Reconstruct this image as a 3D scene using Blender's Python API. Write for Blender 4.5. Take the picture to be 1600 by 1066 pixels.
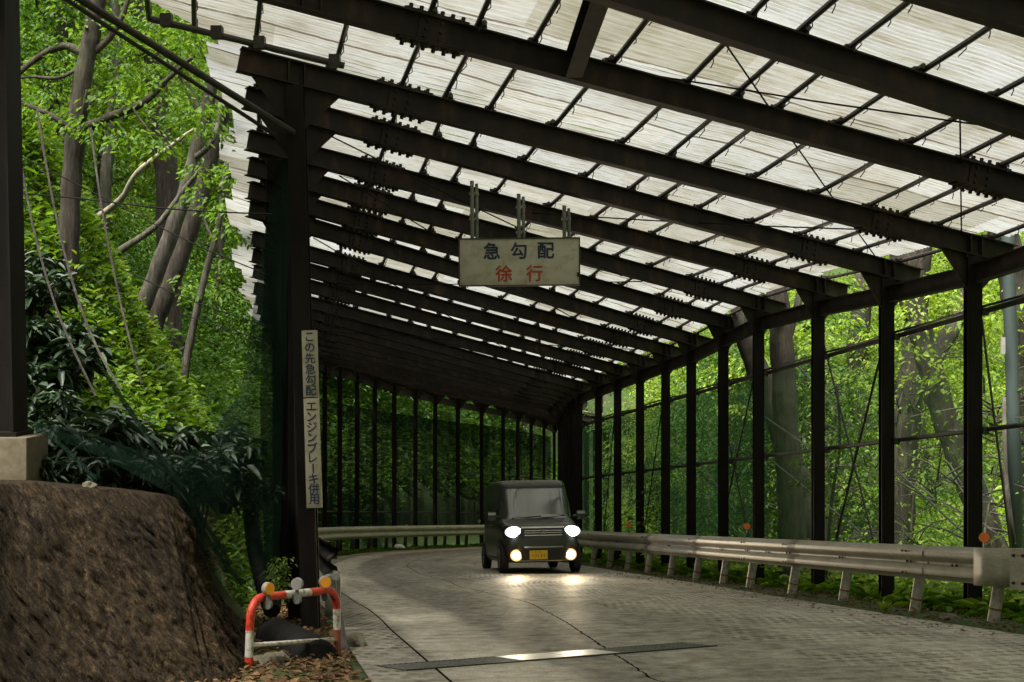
import bpy, bmesh, math, random
import numpy as np
from mathutils import Vector, Matrix, noise

R = math.radians
rng = np.random.default_rng(7)
random.seed(7)
for o in list(bpy.data.objects):
    bpy.data.objects.remove(o)
S = bpy.context.scene
COL = S.collection

# ------------------------------------------------------------ camera
cam_d = bpy.data.cameras.new('camera')
cam_d.lens = 50.0
cam_d.sensor_width = 36.0
cam_d.clip_start = 0.05
cam_d.clip_end = 1000
cam = bpy.data.objects.new('camera', cam_d)
COL.objects.link(cam)
cam.location = (0, 0, 0)
cam.rotation_euler = (R(90), 0, 0)
S.camera = cam

# ------------------------------------------------------------ world, sun, exposure
SUN_EL, SUN_ROT = R(64), R(215)
w = bpy.data.worlds.new('World')
S.world = w
w.use_nodes = True
wn, wl = w.node_tree.nodes, w.node_tree.links
bg = wn['Background']
sky = wn.new('ShaderNodeTexSky')
sky.sky_type = 'NISHITA'
sky.sun_disc = False
sky.sun_elevation = SUN_EL
sky.sun_rotation = SUN_ROT
sky.air_density = 1.0
sky.dust_density = 6.0
sky.ozone_density = 1.0
hsv = wn.new('ShaderNodeHueSaturation')
hsv.inputs['Saturation'].default_value = 0.22
wl.new(sky.outputs['Color'], hsv.inputs['Color'])
wl.new(hsv.outputs['Color'], bg.inputs['Color'])
bg.inputs['Strength'].default_value = 0.15
sun_d = bpy.data.lights.new('sun', 'SUN')
sun_d.energy = 4.4
sun_d.angle = R(30)
sun_d.color = (1.0, 0.95, 0.86)
sun = bpy.data.objects.new('sun', sun_d)
COL.objects.link(sun)
# sun_rotation is clockwise from +Y: direction towards the sun
sd = Vector((math.sin(SUN_ROT) * math.cos(SUN_EL), math.cos(SUN_ROT) * math.cos(SUN_EL), math.sin(SUN_EL)))
sun.rotation_euler = (-sd).to_track_quat('-Z', 'Y').to_euler()
S.view_settings.view_transform = 'Standard'
S.view_settings.look = 'None'
S.view_settings.exposure = 1.1
S.view_settings.gamma = 1.0
S.render.engine = 'CYCLES'
S.cycles.use_denoising = True
S.cycles.max_bounces = 8
S.cycles.diffuse_bounces = 4
S.cycles.transmission_bounces = 6
S.cycles.transparent_max_bounces = 16
S.cycles.sample_clamp_indirect = 6.0

# ------------------------------------------------------------ geometry of the place
F = 2222.0          # focal length in pixels of the 1600 px photograph
H = 1.0             # eye height over the road
G = 0.12375         # grade of the road, falling away from the camera


def gz(x, y):
    return -H - G * y


def at(px, py, Y):
    """point at depth Y seen at photograph pixel (px, py)"""
    return Vector(((px - 800) / F * Y, Y, (533 - py) / F * Y))


def onroad(px, py):
    Y = H * F / (py - 533 - G * F)
    return at(px, py, Y)


# ------------------------------------------------------------ helpers
def tag(o, label=None, cat=None, group=None, kind=None):
    if label: o['label'] = label
    if cat: o['category'] = cat
    if group: o['group'] = group
    if kind: o['kind'] = kind
    return o


def empty(name, loc=(0, 0, 0), rot=(0, 0, 0), label=None, cat=None, group=None):
    o = bpy.data.objects.new(name, None)
    COL.objects.link(o)
    o.location = loc
    o.rotation_euler = rot
    o.empty_display_size = 0.2
    return tag(o, label, cat, group)


def link(name, me, mat=None, parent=None, smooth=False):
    if mat is not None:
        for m in (mat if isinstance(mat, (list, tuple)) else [mat]):
            me.materials.append(m)
    if smooth:
        me.polygons.foreach_set('use_smooth', [True] * len(me.polygons))
    o = bpy.data.objects.new(name, me)
    COL.objects.link(o)
    if parent is not None:
        o.parent = parent
    return o


class MB:
    """collects shapes into one mesh"""
    def __init__(s):
        s.v, s.f, s.m = [], [], []

    def add(s, verts, faces, mi=0):
        b = len(s.v)
        s.v += [tuple(v) for v in verts]
        s.f += [tuple(i + b for i in f) for f in faces]
        s.m += [mi] * len(faces)
        return s

    def box(s, c, sz, rot=None, mi=0):
        hx, hy, hz = sz[0] / 2, sz[1] / 2, sz[2] / 2
        vs = [Vector((x, y, z)) for z in (-hz, hz) for y in (-hy, hy) for x in (-hx, hx)]
        if rot is not None:
            vs = [rot @ v for v in vs]
        c = Vector(c)
        return s.add([v + c for v in vs], [(0, 2, 3, 1), (4, 5, 7, 6), (0, 1, 5, 4), (2, 6, 7, 3), (0, 4, 6, 2), (1, 3, 7, 5)], mi)

    def bar(s, p0, p1, wd, dp, up=(0, 0, 1), mi=0):
        p0, p1 = Vector(p0), Vector(p1)
        d = (p1 - p0).normalized()
        sx = d.cross(Vector(up)).normalized()
        uz = sx.cross(d)
        vs = []
        for p in (p0, p1):
            for a, b in ((-1, -1), (1, -1), (1, 1), (-1, 1)):
                vs.append(p + sx * a * wd / 2 + uz * b * dp / 2)
        return s.add(vs, [(3, 2, 1, 0), (4, 5, 6, 7), (0, 1, 5, 4), (1, 2, 6, 5), (2, 3, 7, 6), (3, 0, 4, 7)], mi)

    def hbeam(s, p0, p1, depth, width, t=0.013, up=(0, 0, 1), mi=0):
        p0, p1 = Vector(p0), Vector(p1)
        d = (p1 - p0).normalized()
        sx = d.cross(Vector(up)).normalized()
        uz = sx.cross(d)
        W, D, q = width / 2, depth / 2, t / 2
        prof = [(-W, -D), (W, -D), (W, -D + t), (q, -D + t), (q, D - t), (W, D - t), (W, D), (-W, D), (-W, D - t), (-q, D - t), (-q, -D + t), (-W, -D + t)]
        vs = [p + sx * a + uz * b for p in (p0, p1) for a, b in prof]
        n = 12
        fs = [(i, (i + 1) % n, n + (i + 1) % n, n + i) for i in range(n)]
        for b, fl in ((0, True), (n, False)):
            for qd in ((0, 1, 2, 11), (2, 3, 10, 11), (3, 4, 9, 10), (4, 5, 8, 9), (5, 6, 7, 8)):
                qq = [b + i for i in qd]
                fs.append(tuple(qq[::-1] if fl else qq))
        return s.add(vs, fs, mi)

    def tube(s, pts, rad, n=8, mi=0, cap=True):
        pts = [Vector(p) for p in pts]
        rad = list(rad) if hasattr(rad, '__len__') else [rad] * len(pts)
        vs, fs = [], []
        prev = None
        for i, p in enumerate(pts):
            d = (pts[min(i + 1, len(pts) - 1)] - pts[max(i - 1, 0)]).normalized()
            if prev is None:
                a = d.cross(Vector((0, 0, 1)))
                if a.length < 1e-3:
                    a = d.cross(Vector((1, 0, 0)))
                a.normalize()
            else:
                a = (prev - d * prev.dot(d)).normalized()
            prev = a
            b = d.cross(a)
            for k in range(n):
                th = 2 * math.pi * k / n
                vs.append(p + (a * math.cos(th) + b * math.sin(th)) * rad[i])
        for i in range(len(pts) - 1):
            for k in range(n):
                fs.append((i * n + k, i * n + (k + 1) % n, (i + 1) * n + (k + 1) % n, (i + 1) * n + k))
        if cap:
            fs.append(tuple(range(n))[::-1])
            fs.append(tuple((len(pts) - 1) * n + k for k in range(n)))
        return s.add(vs, fs, mi)

    def disc(s, c, axis, r, th, n=20, mi=0):
        axis = Vector(axis).normalized()
        return s.tube([Vector(c) - axis * th / 2, Vector(c) + axis * th / 2], [r, r], n, mi)

    def grid(s, rows, mi=0, flip=False):
        b = len(s.v)
        nr, nc = len(rows), len(rows[0])
        vs = [p for r in rows for p in r]
        fs = []
        for i in range(nr - 1):
            for j in range(nc - 1):
                q = (i * nc + j, i * nc + j + 1, (i + 1) * nc + j + 1, (i + 1) * nc + j)
                fs.append(q[::-1] if flip else q)
        return s.add(vs, fs, mi)

    def build(s, name, mat, parent=None, smooth=False):
        me = bpy.data.meshes.new(name)
        me.from_pydata(s.v, [], s.f)
        o = link(name, me, mat, parent, smooth)
        if isinstance(mat, (list, tuple)):
            me.polygons.foreach_set('material_index', s.m)
        me.update()
        return o


def auto_smooth(o, ang=40):
    me = o.data
    me.polygons.foreach_set('use_smooth', [True] * len(me.polygons))
    bm = bmesh.new(); bm.from_mesh(me)
    for e in bm.edges:
        if len(e.link_faces) == 2 and e.calc_face_angle(0) > R(ang):
            e.smooth = False
    bm.to_mesh(me); bm.free()


def bevel(o, wd, seg=2):
    bm = bmesh.new(); bm.from_mesh(o.data)
    bmesh.ops.bevel(bm, geom=list(bm.edges), offset=wd, segments=seg, affect='EDGES', profile=0.6)
    bm.to_mesh(o.data); bm.free()
    auto_smooth(o)


# ------------------------------------------------------------ materials
def mat_base(name):
    m = bpy.data.materials.new(name)
    m.use_nodes = True
    nt = m.node_tree
    p = nt.nodes['Principled BSDF']
    return m, nt, p


def nd(nt, typ, **kw):
    n = nt.nodes.new(typ)
    for k, v in kw.items():
        if k in n.inputs:
            n.inputs[k].default_value = v
        else:
            setattr(n, k, v)
    return n


def ramp(nt, src, stops):
    r = nt.nodes.new('ShaderNodeValToRGB')
    els = r.color_ramp.elements
    full = lambda c: (c[0], c[1], c[2], 1) if hasattr(c, '__len__') else (c, c, c, 1)
    els[0].position, els[1].position = stops[0][0], stops[-1][0]
    els[0].color, els[1].color = full(stops[0][1]), full(stops[-1][1])
    for p, c in stops[1:-1]:
        e = els.new(p)
        e.color = full(c)
    nt.links.new(src, r.inputs[0])
    return r


def mixc(nt, fac, a, b, mode='MIX'):
    n = nt.nodes.new('ShaderNodeMix')
    n.data_type = 'RGBA'
    n.blend_type = mode
    for sock, v in ((n.inputs[0], fac), (n.inputs[6], a), (n.inputs[7], b)):
        if hasattr(v, 'is_linked') or isinstance(v, bpy.types.NodeSocket):
            nt.links.new(v, sock)
        elif hasattr(v, '__len__'):
            sock.default_value = (v[0], v[1], v[2], 1)
        else:
            sock.default_value = v
    return n.outputs[2]


def mth(nt, op, a, b=None, c=None):
    n = nt.nodes.new('ShaderNodeMath')
    n.operation = op
    for i, v in enumerate((a, b, c)):
        if v is None: continue
        if isinstance(v, bpy.types.NodeSocket):
            nt.links.new(v, n.inputs[i])
        else:
            n.inputs[i].default_value = v
    return n.outputs[0]


def coords(nt, kind='Object', scale=(1, 1, 1), rot=(0, 0, 0)):
    tc = nt.nodes.new('ShaderNodeTexCoord')
    mp = nt.nodes.new('ShaderNodeMapping')
    mp.inputs['Scale'].default_value = scale
    mp.inputs['Rotation'].default_value = rot
    nt.links.new(tc.outputs[kind], mp.inputs['Vector'])
    return mp.outputs[0]


def nz(nt, vec, scale, detail=6, rough=0.6):
    n = nd(nt, 'ShaderNodeTexNoise', Scale=scale, Detail=detail, Roughness=rough)
    nt.links.new(vec, n.inputs['Vector'])
    return n.outputs['Fac']


def bump(nt, p, h, strength=0.3, dist=0.02):
    b = nd(nt, 'ShaderNodeBump', Strength=strength, Distance=dist)
    nt.links.new(h, b.inputs['Height'])
    nt.links.new(b.outputs[0], p.inputs['Normal'])


def noisy(name, stops, scale=8, rough=0.6, metal=0.0, bs=0.2, bd=0.01, sc=(1, 1, 1), spec=0.5, detail=8, kind='Object', scale2=None, stops2=None):
    m, nt, p = mat_base(name)
    v = coords(nt, kind, sc)
    f = nz(nt, v, scale, detail)
    c = ramp(nt, f, stops).outputs[0]
    if scale2:
        f2 = nz(nt, v, scale2, 4)
        c = mixc(nt, 1.0, c, ramp(nt, f2, stops2).outputs[0], 'MULTIPLY')
    nt.links.new(c, p.inputs['Base Color'])
    p.inputs['Roughness'].default_value = rough
    p.inputs['Metallic'].default_value = metal
    p.inputs['Specular IOR Level'].default_value = spec
    if bs:
        bump(nt, p, f, bs, bd)
    return m


def flat(name, col, rough=0.5, metal=0.0, spec=0.5):
    m, nt, p = mat_base(name)
    v = coords(nt)
    f = nz(nt, v, 12, 5)
    c = ramp(nt, f, [(0.25, [x * 0.82 for x in col]), (0.75, [min(1, x * 1.12) for x in col])])
    nt.links.new(c.outputs[0], p.inputs['Base Color'])
    p.inputs['Roughness'].default_value = rough
    p.inputs['Metallic'].default_value = metal
    p.inputs['Specular IOR Level'].default_value = spec
    return m


def emit(name, col, strength):
    m = bpy.data.materials.new(name)
    m.use_nodes = True
    nt = m.node_tree
    nt.nodes.clear()
    e = nd(nt, 'ShaderNodeEmission', Strength=strength)
    e.inputs['Color'].default_value = (*col, 1)
    o = nt.nodes.new('ShaderNodeOutputMaterial')
    nt.links.new(e.outputs[0], o.inputs[0])
    return m


def leafmat(name, dark, mid, light, trans=0.45, rough=0.5, spec=0.35):
    m, nt, p = mat_base(name)
    g = nt.nodes.new('ShaderNodeNewGeometry')
    c = ramp(nt, g.outputs['Random Per Island'], [(0.0, dark), (0.5, mid), (1.0, light)]).outputs[0]
    f = nz(nt, coords(nt), 0.45, 3)
    c = mixc(nt, 1.0, c, ramp(nt, f, [(0.3, (0.7, 0.72, 0.6)), (0.7, (1.15, 1.1, 1.1))]).outputs[0], 'MULTIPLY')
    nt.links.new(c, p.inputs['Base Color'])
    p.inputs['Roughness'].default_value = rough
    p.inputs['Specular IOR Level'].default_value = spec
    t = nt.nodes.new('ShaderNodeBsdfTranslucent')
    tc = mixc(nt, 1.0, c, (1.25, 1.2, 0.55), 'MULTIPLY')
    nt.links.new(tc, t.inputs['Color'])
    mx = nt.nodes.new('ShaderNodeMixShader')
    mx.inputs[0].default_value = trans
    nt.links.new(p.outputs[0], mx.inputs[1])
    nt.links.new(t.outputs[0], mx.inputs[2])
    nt.links.new(mx.outputs[0], nt.nodes['Material Output'].inputs[0])
    return m


def netmat(name, col, alpha):
    m, nt, p = mat_base(name)
    v = coords(nt)
    f = nz(nt, v, 1.3, 5)
    d = nd(nt, 'ShaderNodeBsdfDiffuse')
    nt.links.new(ramp(nt, f, [(0.3, [x * 0.7 for x in col]), (0.7, [x * 1.3 for x in col])]).outputs[0], d.inputs['Color'])
    tl = nd(nt, 'ShaderNodeBsdfTranslucent')
    tl.inputs['Color'].default_value = (*[min(1, x * 1.2) for x in col], 1)
    a = nt.nodes.new('ShaderNodeMixShader')
    a.inputs[0].default_value = 0.5
    nt.links.new(d.outputs[0], a.inputs[1]); nt.links.new(tl.outputs[0], a.inputs[2])
    t = nt.nodes.new('ShaderNodeBsdfTransparent')
    b = nt.nodes.new('ShaderNodeMixShader')
    al = ramp(nt, nz(nt, coords(nt, 'Object', (2.5, 2.5, 0.5)), 1.0, 6), [(0.3, alpha * 0.75), (0.7, min(1, alpha * 1.25))])
    nt.links.new(al.outputs[0], b.inputs[0])
    nt.links.new(t.outputs[0], b.inputs[1]); nt.links.new(a.outputs[0], b.inputs[2])
    nt.links.new(b.outputs[0], nt.nodes['Material Output'].inputs[0])
    return m


M = {}
M['steel'] = noisy('brown_steel', [(0.3, (0.012, 0.009, 0.006)), (0.55, (0.024, 0.018, 0.013)), (0.72, (0.062, 0.038, 0.023))], 5, 0.7, 0.0, 0.15, 0.004, (1, 1, 0.4), 0.2)
M['steel_post'] = noisy('dark_steel', [(0.3, (0.007, 0.0055, 0.0045)), (0.6, (0.013, 0.010, 0.008)), (0.85, (0.032, 0.021, 0.014))], 6, 0.62, 0.0, 0.12, 0.003, (1, 1, 0.25), 0.12)
M['pipe'] = noisy('pipe_steel', [(0.3, (0.018, 0.014, 0.012)), (0.7, (0.042, 0.032, 0.025))], 14, 0.5, 0.2, 0.1, 0.002)
M['galv'] = noisy('galvanised_pipe', [(0.3, (0.12, 0.125, 0.11)), (0.7, (0.22, 0.22, 0.19))], 20, 0.5, 0.4, 0.08, 0.002)
M['rail'] = noisy('weathered_rail', [(0.25, (0.26, 0.24, 0.19)), (0.55, (0.40, 0.375, 0.305)), (0.8, (0.48, 0.455, 0.38))], 2.2, 0.5, 0.0, 0.08, 0.003, (1, 1, 3.0), scale2=26, stops2=[(0.25, (0.72, 0.68, 0.6)), (0.6, (1.0, 1.0, 1.0))])
M['railpost'] = noisy('rail_post_paint', [(0.3, (0.30, 0.27, 0.22)), (0.7, (0.50, 0.46, 0.39))], 9, 0.5, 0.1, 0.1, 0.003, scale2=30, stops2=[(0.3, (0.55, 0.45, 0.35)), (0.5, (1, 1, 1))])
M['rust'] = flat('rust_band', (0.20, 0.08, 0.03), 0.8)
M['bolt'] = flat('dark_bolt', (0.03, 0.025, 0.02), 0.5, 0.5)
M['concrete'] = noisy('aged_concrete', [(0.3, (0.075, 0.061, 0.038)), (0.7, (0.145, 0.12, 0.075))], 4, 0.85, 0, 0.25, 0.01, scale2=20, stops2=[(0.3, (0.7, 0.65, 0.55)), (0.6, (1, 1, 1))])
M['sign'] = noisy('sign_face', [(0.25, (0.38, 0.35, 0.26)), (0.6, (0.55, 0.52, 0.40)), (0.8, (0.62, 0.58, 0.46))], 2.5, 0.45, 0, 0.03, 0.002, scale2=9, stops2=[(0.28, (0.75, 0.68, 0.55)), (0.5, (1, 1, 1))])
M['postsign'] = noisy('post_sign_face', [(0.25, (0.27, 0.24, 0.165)), (0.6, (0.40, 0.365, 0.265)), (0.8, (0.46, 0.42, 0.32))], 2.5, 0.5, 0, 0.03, 0.002, scale2=9, stops2=[(0.28, (0.75, 0.68, 0.55)), (0.5, (1, 1, 1))])
M['signedge'] = flat('sign_edge', (0.04, 0.035, 0.03), 0.6)
M['navy'] = flat('navy_letter', (0.010, 0.018, 0.060), 0.5)
M['redletter'] = flat('red_letter', (0.42, 0.045, 0.02), 0.5)
M['redpaint'] = noisy('red_paint', [(0.3, (0.48, 0.035, 0.015)), (0.7, (0.68, 0.065, 0.025))], 10, 0.5, 0, 0.05, 0.002, scale2=28, stops2=[(0.36, (0.42, 0.36, 0.32)), (0.48, (1, 1, 1))])
M['oldred'] = noisy('dull_red_paint', [(0.3, (0.20, 0.05, 0.03)), (0.7, (0.30, 0.08, 0.05))], 14, 0.6, 0, 0.1, 0.002)
M['whitepaint'] = noisy('white_paint', [(0.3, (0.46, 0.43, 0.36)), (0.7, (0.66, 0.62, 0.54))], 7, 0.42, 0, 0.05, 0.002, scale2=28, stops2=[(0.38, (0.48, 0.42, 0.34)), (0.50, (1, 1, 1))])
M['amber'] = flat('amber_reflector', (0.92, 0.38, 0.02), 0.25)
M['orange'] = flat('orange_reflector', (0.85, 0.20, 0.015), 0.25)
M['greyplastic'] = flat('grey_reflector', (0.30, 0.28, 0.26), 0.5)
M['blackplastic'] = noisy('black_corrugated_pipe', [(0.3, (0.005, 0.005, 0.0045)), (0.7, (0.013, 0.012, 0.010))], 9, 0.7, 0, 0.1, 0.003, (1, 1, 1), 0.15)
M['blackpaint'] = flat('van_black_paint', (0.055, 0.058, 0.044), 0.25)
M['vanroof'] = flat('van_roof_paint', (0.10, 0.105, 0.09), 0.35)
M['blacktrim'] = flat('black_trim', (0.012, 0.012, 0.011), 0.5)
M['chrome'] = flat('chrome', (0.60, 0.58, 0.52), 0.18, 0.9)
M['rubber'] = flat('tyre_rubber', (0.012, 0.012, 0.011), 0.85)
M['rim'] = flat('wheel_rim', (0.16, 0.16, 0.15), 0.35, 0.7)
M['plate'] = flat('yellow_plate', (0.78, 0.50, 0.02), 0.4)
M['platemark'] = flat('plate_mark', (0.10, 0.07, 0.01), 0.5)
M['coverplate'] = noisy('pale_cover_plate', [(0.3, (0.42, 0.41, 0.34)), (0.7, (0.62, 0.60, 0.52))], 6, 0.35, 0.3, 0.1, 0.002)
M['silver'] = flat('silver_mirror_cap', (0.45, 0.45, 0.42), 0.3, 0.4)
m, nt, p = mat_base('tinted_glass')
p.inputs['Base Color'].default_value = (0.085, 0.092, 0.08, 1)  # lightened base colour stands in for the bright roof reflected in the panes
p.inputs['Roughness'].default_value = 0.14
p.inputs['IOR'].default_value = 1.9
p.inputs['Specular IOR Level'].default_value = 0.9
M['glass'] = m
M['lampbowl'] = emit('lit_reflector_bowl', (0.95, 0.97, 0.85), 0.85)
M['fogbowl'] = emit('lit_amber_bowl', (1.0, 0.55, 0.20), 0.75)
M['headlamp'] = emit('headlamp_light', (0.88, 0.95, 1.0), 26)
M['foglamp'] = emit('foglamp_light', (1.0, 0.62, 0.28), 20)
M['polepaint'] = noisy('blue_grey_pole', [(0.3, (0.035, 0.052, 0.049)), (0.7, (0.065, 0.085, 0.078))], 5, 0.55, 0.1, 0.1, 0.003, (1, 1, 0.2))
M['rock'] = noisy('mossy_rock', [(0.3, (0.05, 0.045, 0.03)), (0.55, (0.13, 0.11, 0.07)), (0.8, (0.22, 0.19, 0.13))], 6, 0.9, 0, 0.8, 0.05)
M['plank'] = noisy('dark_plank', [(0.3, (0.02, 0.016, 0.012)), (0.7, (0.05, 0.04, 0.03))], 8, 0.85, 0, 0.3, 0.01)
M['cable'] = flat('cable_sheath', (0.008, 0.008, 0.007), 0.8, 0, 0.1)
M['wirelight'] = flat('steel_wire', (0.22, 0.22, 0.19), 0.45, 0.5)
M['litterbag'] = flat('white_litter', (0.7, 0.68, 0.62), 0.6)

# bark
def bark(name, a, b, c, sc=3.0, bs=1.0):
    m, nt, p = mat_base(name)
    v = coords(nt, 'Object', (sc * 4, sc * 4, sc * 0.55))
    f = nz(nt, v, 1.0, 9, 0.65)
    f2 = nz(nt, coords(nt), 2.2, 5)
    col = ramp(nt, f, [(0.32, a), (0.52, b), (0.75, c)]).outputs[0]
    col = mixc(nt, ramp(nt, f2, [(0.52, 0.0), (0.68, 0.55)]).outputs[0], col, (0.10, 0.11, 0.06))
    nt.links.new(col, p.inputs['Base Color'])
    p.inputs['Roughness'].default_value = 0.9
    bump(nt, p, f, bs, 0.05)
    return m


M['bark_brown'] = bark('brown_bark', (0.010, 0.007, 0.005), (0.038, 0.028, 0.019), (0.095, 0.075, 0.050), 4.2)
M['bark_grey'] = bark('grey_lichen_bark', (0.022, 0.018, 0.013), (0.07, 0.06, 0.045), (0.19, 0.175, 0.14), 3.2)
M['bark_dark'] = bark('dark_bark', (0.012, 0.009, 0.007), (0.035, 0.027, 0.019), (0.07, 0.056, 0.038), 4.4)
M['deadwood'] = bark('pale_dead_wood', (0.16, 0.14, 0.10), (0.30, 0.26, 0.19), (0.42, 0.38, 0.29), 4, 0.3)

# leaves
M['leaf_spring'] = leafmat('spring_leaf', (0.042, 0.098, 0.010), (0.088, 0.185, 0.018), (0.18, 0.31, 0.038), 0.5)
M['leaf_mid'] = leafmat('mid_leaf', (0.028, 0.078, 0.010), (0.052, 0.130, 0.014), (0.105, 0.21, 0.024), 0.45)
M['leaf_yellow'] = leafmat('yellow_green_leaf', (0.11, 0.19, 0.020), (0.20, 0.33, 0.04), (0.36, 0.50, 0.10), 0.52)
M['leaf_dark'] = leafmat('dark_evergreen_leaf', (0.010, 0.026, 0.010), (0.018, 0.042, 0.016), (0.035, 0.062, 0.026), 0.12, 0.5, 0.4)
M['leaf_fern'] = leafmat('fern_leaf', (0.028, 0.075, 0.007), (0.072, 0.155, 0.012), (0.19, 0.28, 0.028), 0.45)
M['leaf_verge_lit'] = leafmat('lit_verge_leaf', (0.075, 0.17, 0.014), (0.15, 0.30, 0.024), (0.27, 0.42, 0.05), 0.45)  # fern leaf with the missing daylight painted in as a brighter colour
M['leaf_dry'] = leafmat('dry_leaf', (0.045, 0.024, 0.012), (0.11, 0.062, 0.030), (0.22, 0.14, 0.07), 0.15, 0.8, 0.2)

# roof sheet
def roofmat():
    m, nt, p = mat_base('translucent_sheet')
    nt.nodes.remove(p)
    uv = coords(nt, 'UV', (1, 1, 1))
    # u along the road (m), v across (m): dirt drawn out across the road
    st = nz(nt, coords(nt, 'UV', (9.0, 0.55, 1)), 1.0, 9, 0.72)
    big = nz(nt, uv, 0.9, 4)
    fine = nz(nt, coords(nt, 'UV', (60, 3.0, 1)), 1.0, 4, 0.6)
    col = ramp(nt, big, [(0.3, (0.185, 0.182, 0.158)), (0.5, (0.240, 0.242, 0.225)), (0.72, (0.268, 0.276, 0.270))]).outputs[0]
    sp = nz(nt, uv, 38, 3, 0.7)
    d1 = ramp(nt, st, [(0.53, (1, 1, 1)), (0.63, (0.84, 0.79, 0.68)), (0.74, (0.35, 0.29, 0.20))]).outputs[0]
    col = mixc(nt, 1.0, col, d1, 'MULTIPLY')
    d2 = ramp(nt, fine, [(0.36, (0.62, 0.55, 0.42)), (0.50, (1, 1, 1))]).outputs[0]
    col = mixc(nt, 0.75, col, d2, 'MULTIPLY')
    d3 = ramp(nt, sp, [(0.30, (0.45, 0.38, 0.26)), (0.40, (1, 1, 1))]).outputs[0]
    col = mixc(nt, ramp(nt, big, [(0.45, 0.0), (0.7, 0.8)]).outputs[0], col, mixc(nt, 1.0, col, d3, 'MULTIPLY'))
    # laps between sheets: dirty lines every 0.69 m along the road, and every 1.82 m across
    sep = nt.nodes.new('ShaderNodeSeparateXYZ')
    nt.links.new(uv, sep.inputs[0])
    wob = mth(nt, 'MULTIPLY', mth(nt, 'SUBTRACT', nz(nt, coords(nt, 'UV', (0.3, 2.5, 1)), 1.0, 4), 0.5), 0.05)
    lu = mth(nt, 'FRACT', mth(nt, 'DIVIDE', mth(nt, 'ADD', sep.outputs[0], wob), 0.69))
    lap = mth(nt, 'LESS_THAN', lu, 0.035)
    lap = mth(nt, 'MULTIPLY', lap, ramp(nt, nz(nt, coords(nt, 'UV', (0.8, 1.6, 1)), 1.0, 5), [(0.28, 0.1), (0.46, 0.95)]).outputs[0])
    lu2 = mth(nt, 'FRACT', mth(nt, 'DIVIDE', mth(nt, 'ADD', sep.outputs[0], wob), 0.23))
    lap2 = mth(nt, 'MULTIPLY', mth(nt, 'LESS_THAN', lu2, 0.05), ramp(nt, nz(nt, coords(nt, 'UV', (1.4, 1.1, 1)), 1.0, 5), [(0.46, 0.0), (0.60, 0.7)]).outputs[0])
    lap = mth(nt, 'MAXIMUM', lap, lap2)
    col = mixc(nt, lap, col, (0.07, 0.055, 0.038))
    cell = nt.nodes.new('ShaderNodeCombineXYZ')
    nt.links.new(mth(nt, 'FLOOR', mth(nt, 'DIVIDE', mth(nt, 'ADD', sep.outputs[0], wob), 0.69)), cell.inputs[0])
    nt.links.new(mth(nt, 'FLOOR', mth(nt, 'DIVIDE', sep.outputs[1], 1.82)), cell.inputs[1])
    wnz = nt.nodes.new('ShaderNodeTexWhiteNoise'); wnz.noise_dimensions = '2D'
    nt.links.new(cell.outputs[0], wnz.inputs['Vector'])
    col = mixc(nt, 1.0, col, ramp(nt, wnz.outputs['Value'], [(0.0, (0.74, 0.72, 0.62)), (0.35, (0.95, 0.95, 0.93)), (0.7, (1.05, 1.08, 1.12)), (1.0, (1.12, 1.13, 1.12))]).outputs[0], 'MULTIPLY')
    tl = nt.nodes.new('ShaderNodeBsdfTranslucent')
    nt.links.new(col, tl.inputs['Color'])
    df = nt.nodes.new('ShaderNodeBsdfDiffuse')
    nt.links.new(col, df.inputs['Color'])
    mx = nt.nodes.new('ShaderNodeMixShader')
    mx.inputs[0].default_value = 0.80
    nt.links.new(df.outputs[0], mx.inputs[1]); nt.links.new(tl.outputs[0], mx.inputs[2])
    nt.links.new(mx.outputs[0], nt.nodes['Material Output'].inputs[0])
    return m


M['sheet'] = roofmat()


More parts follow.
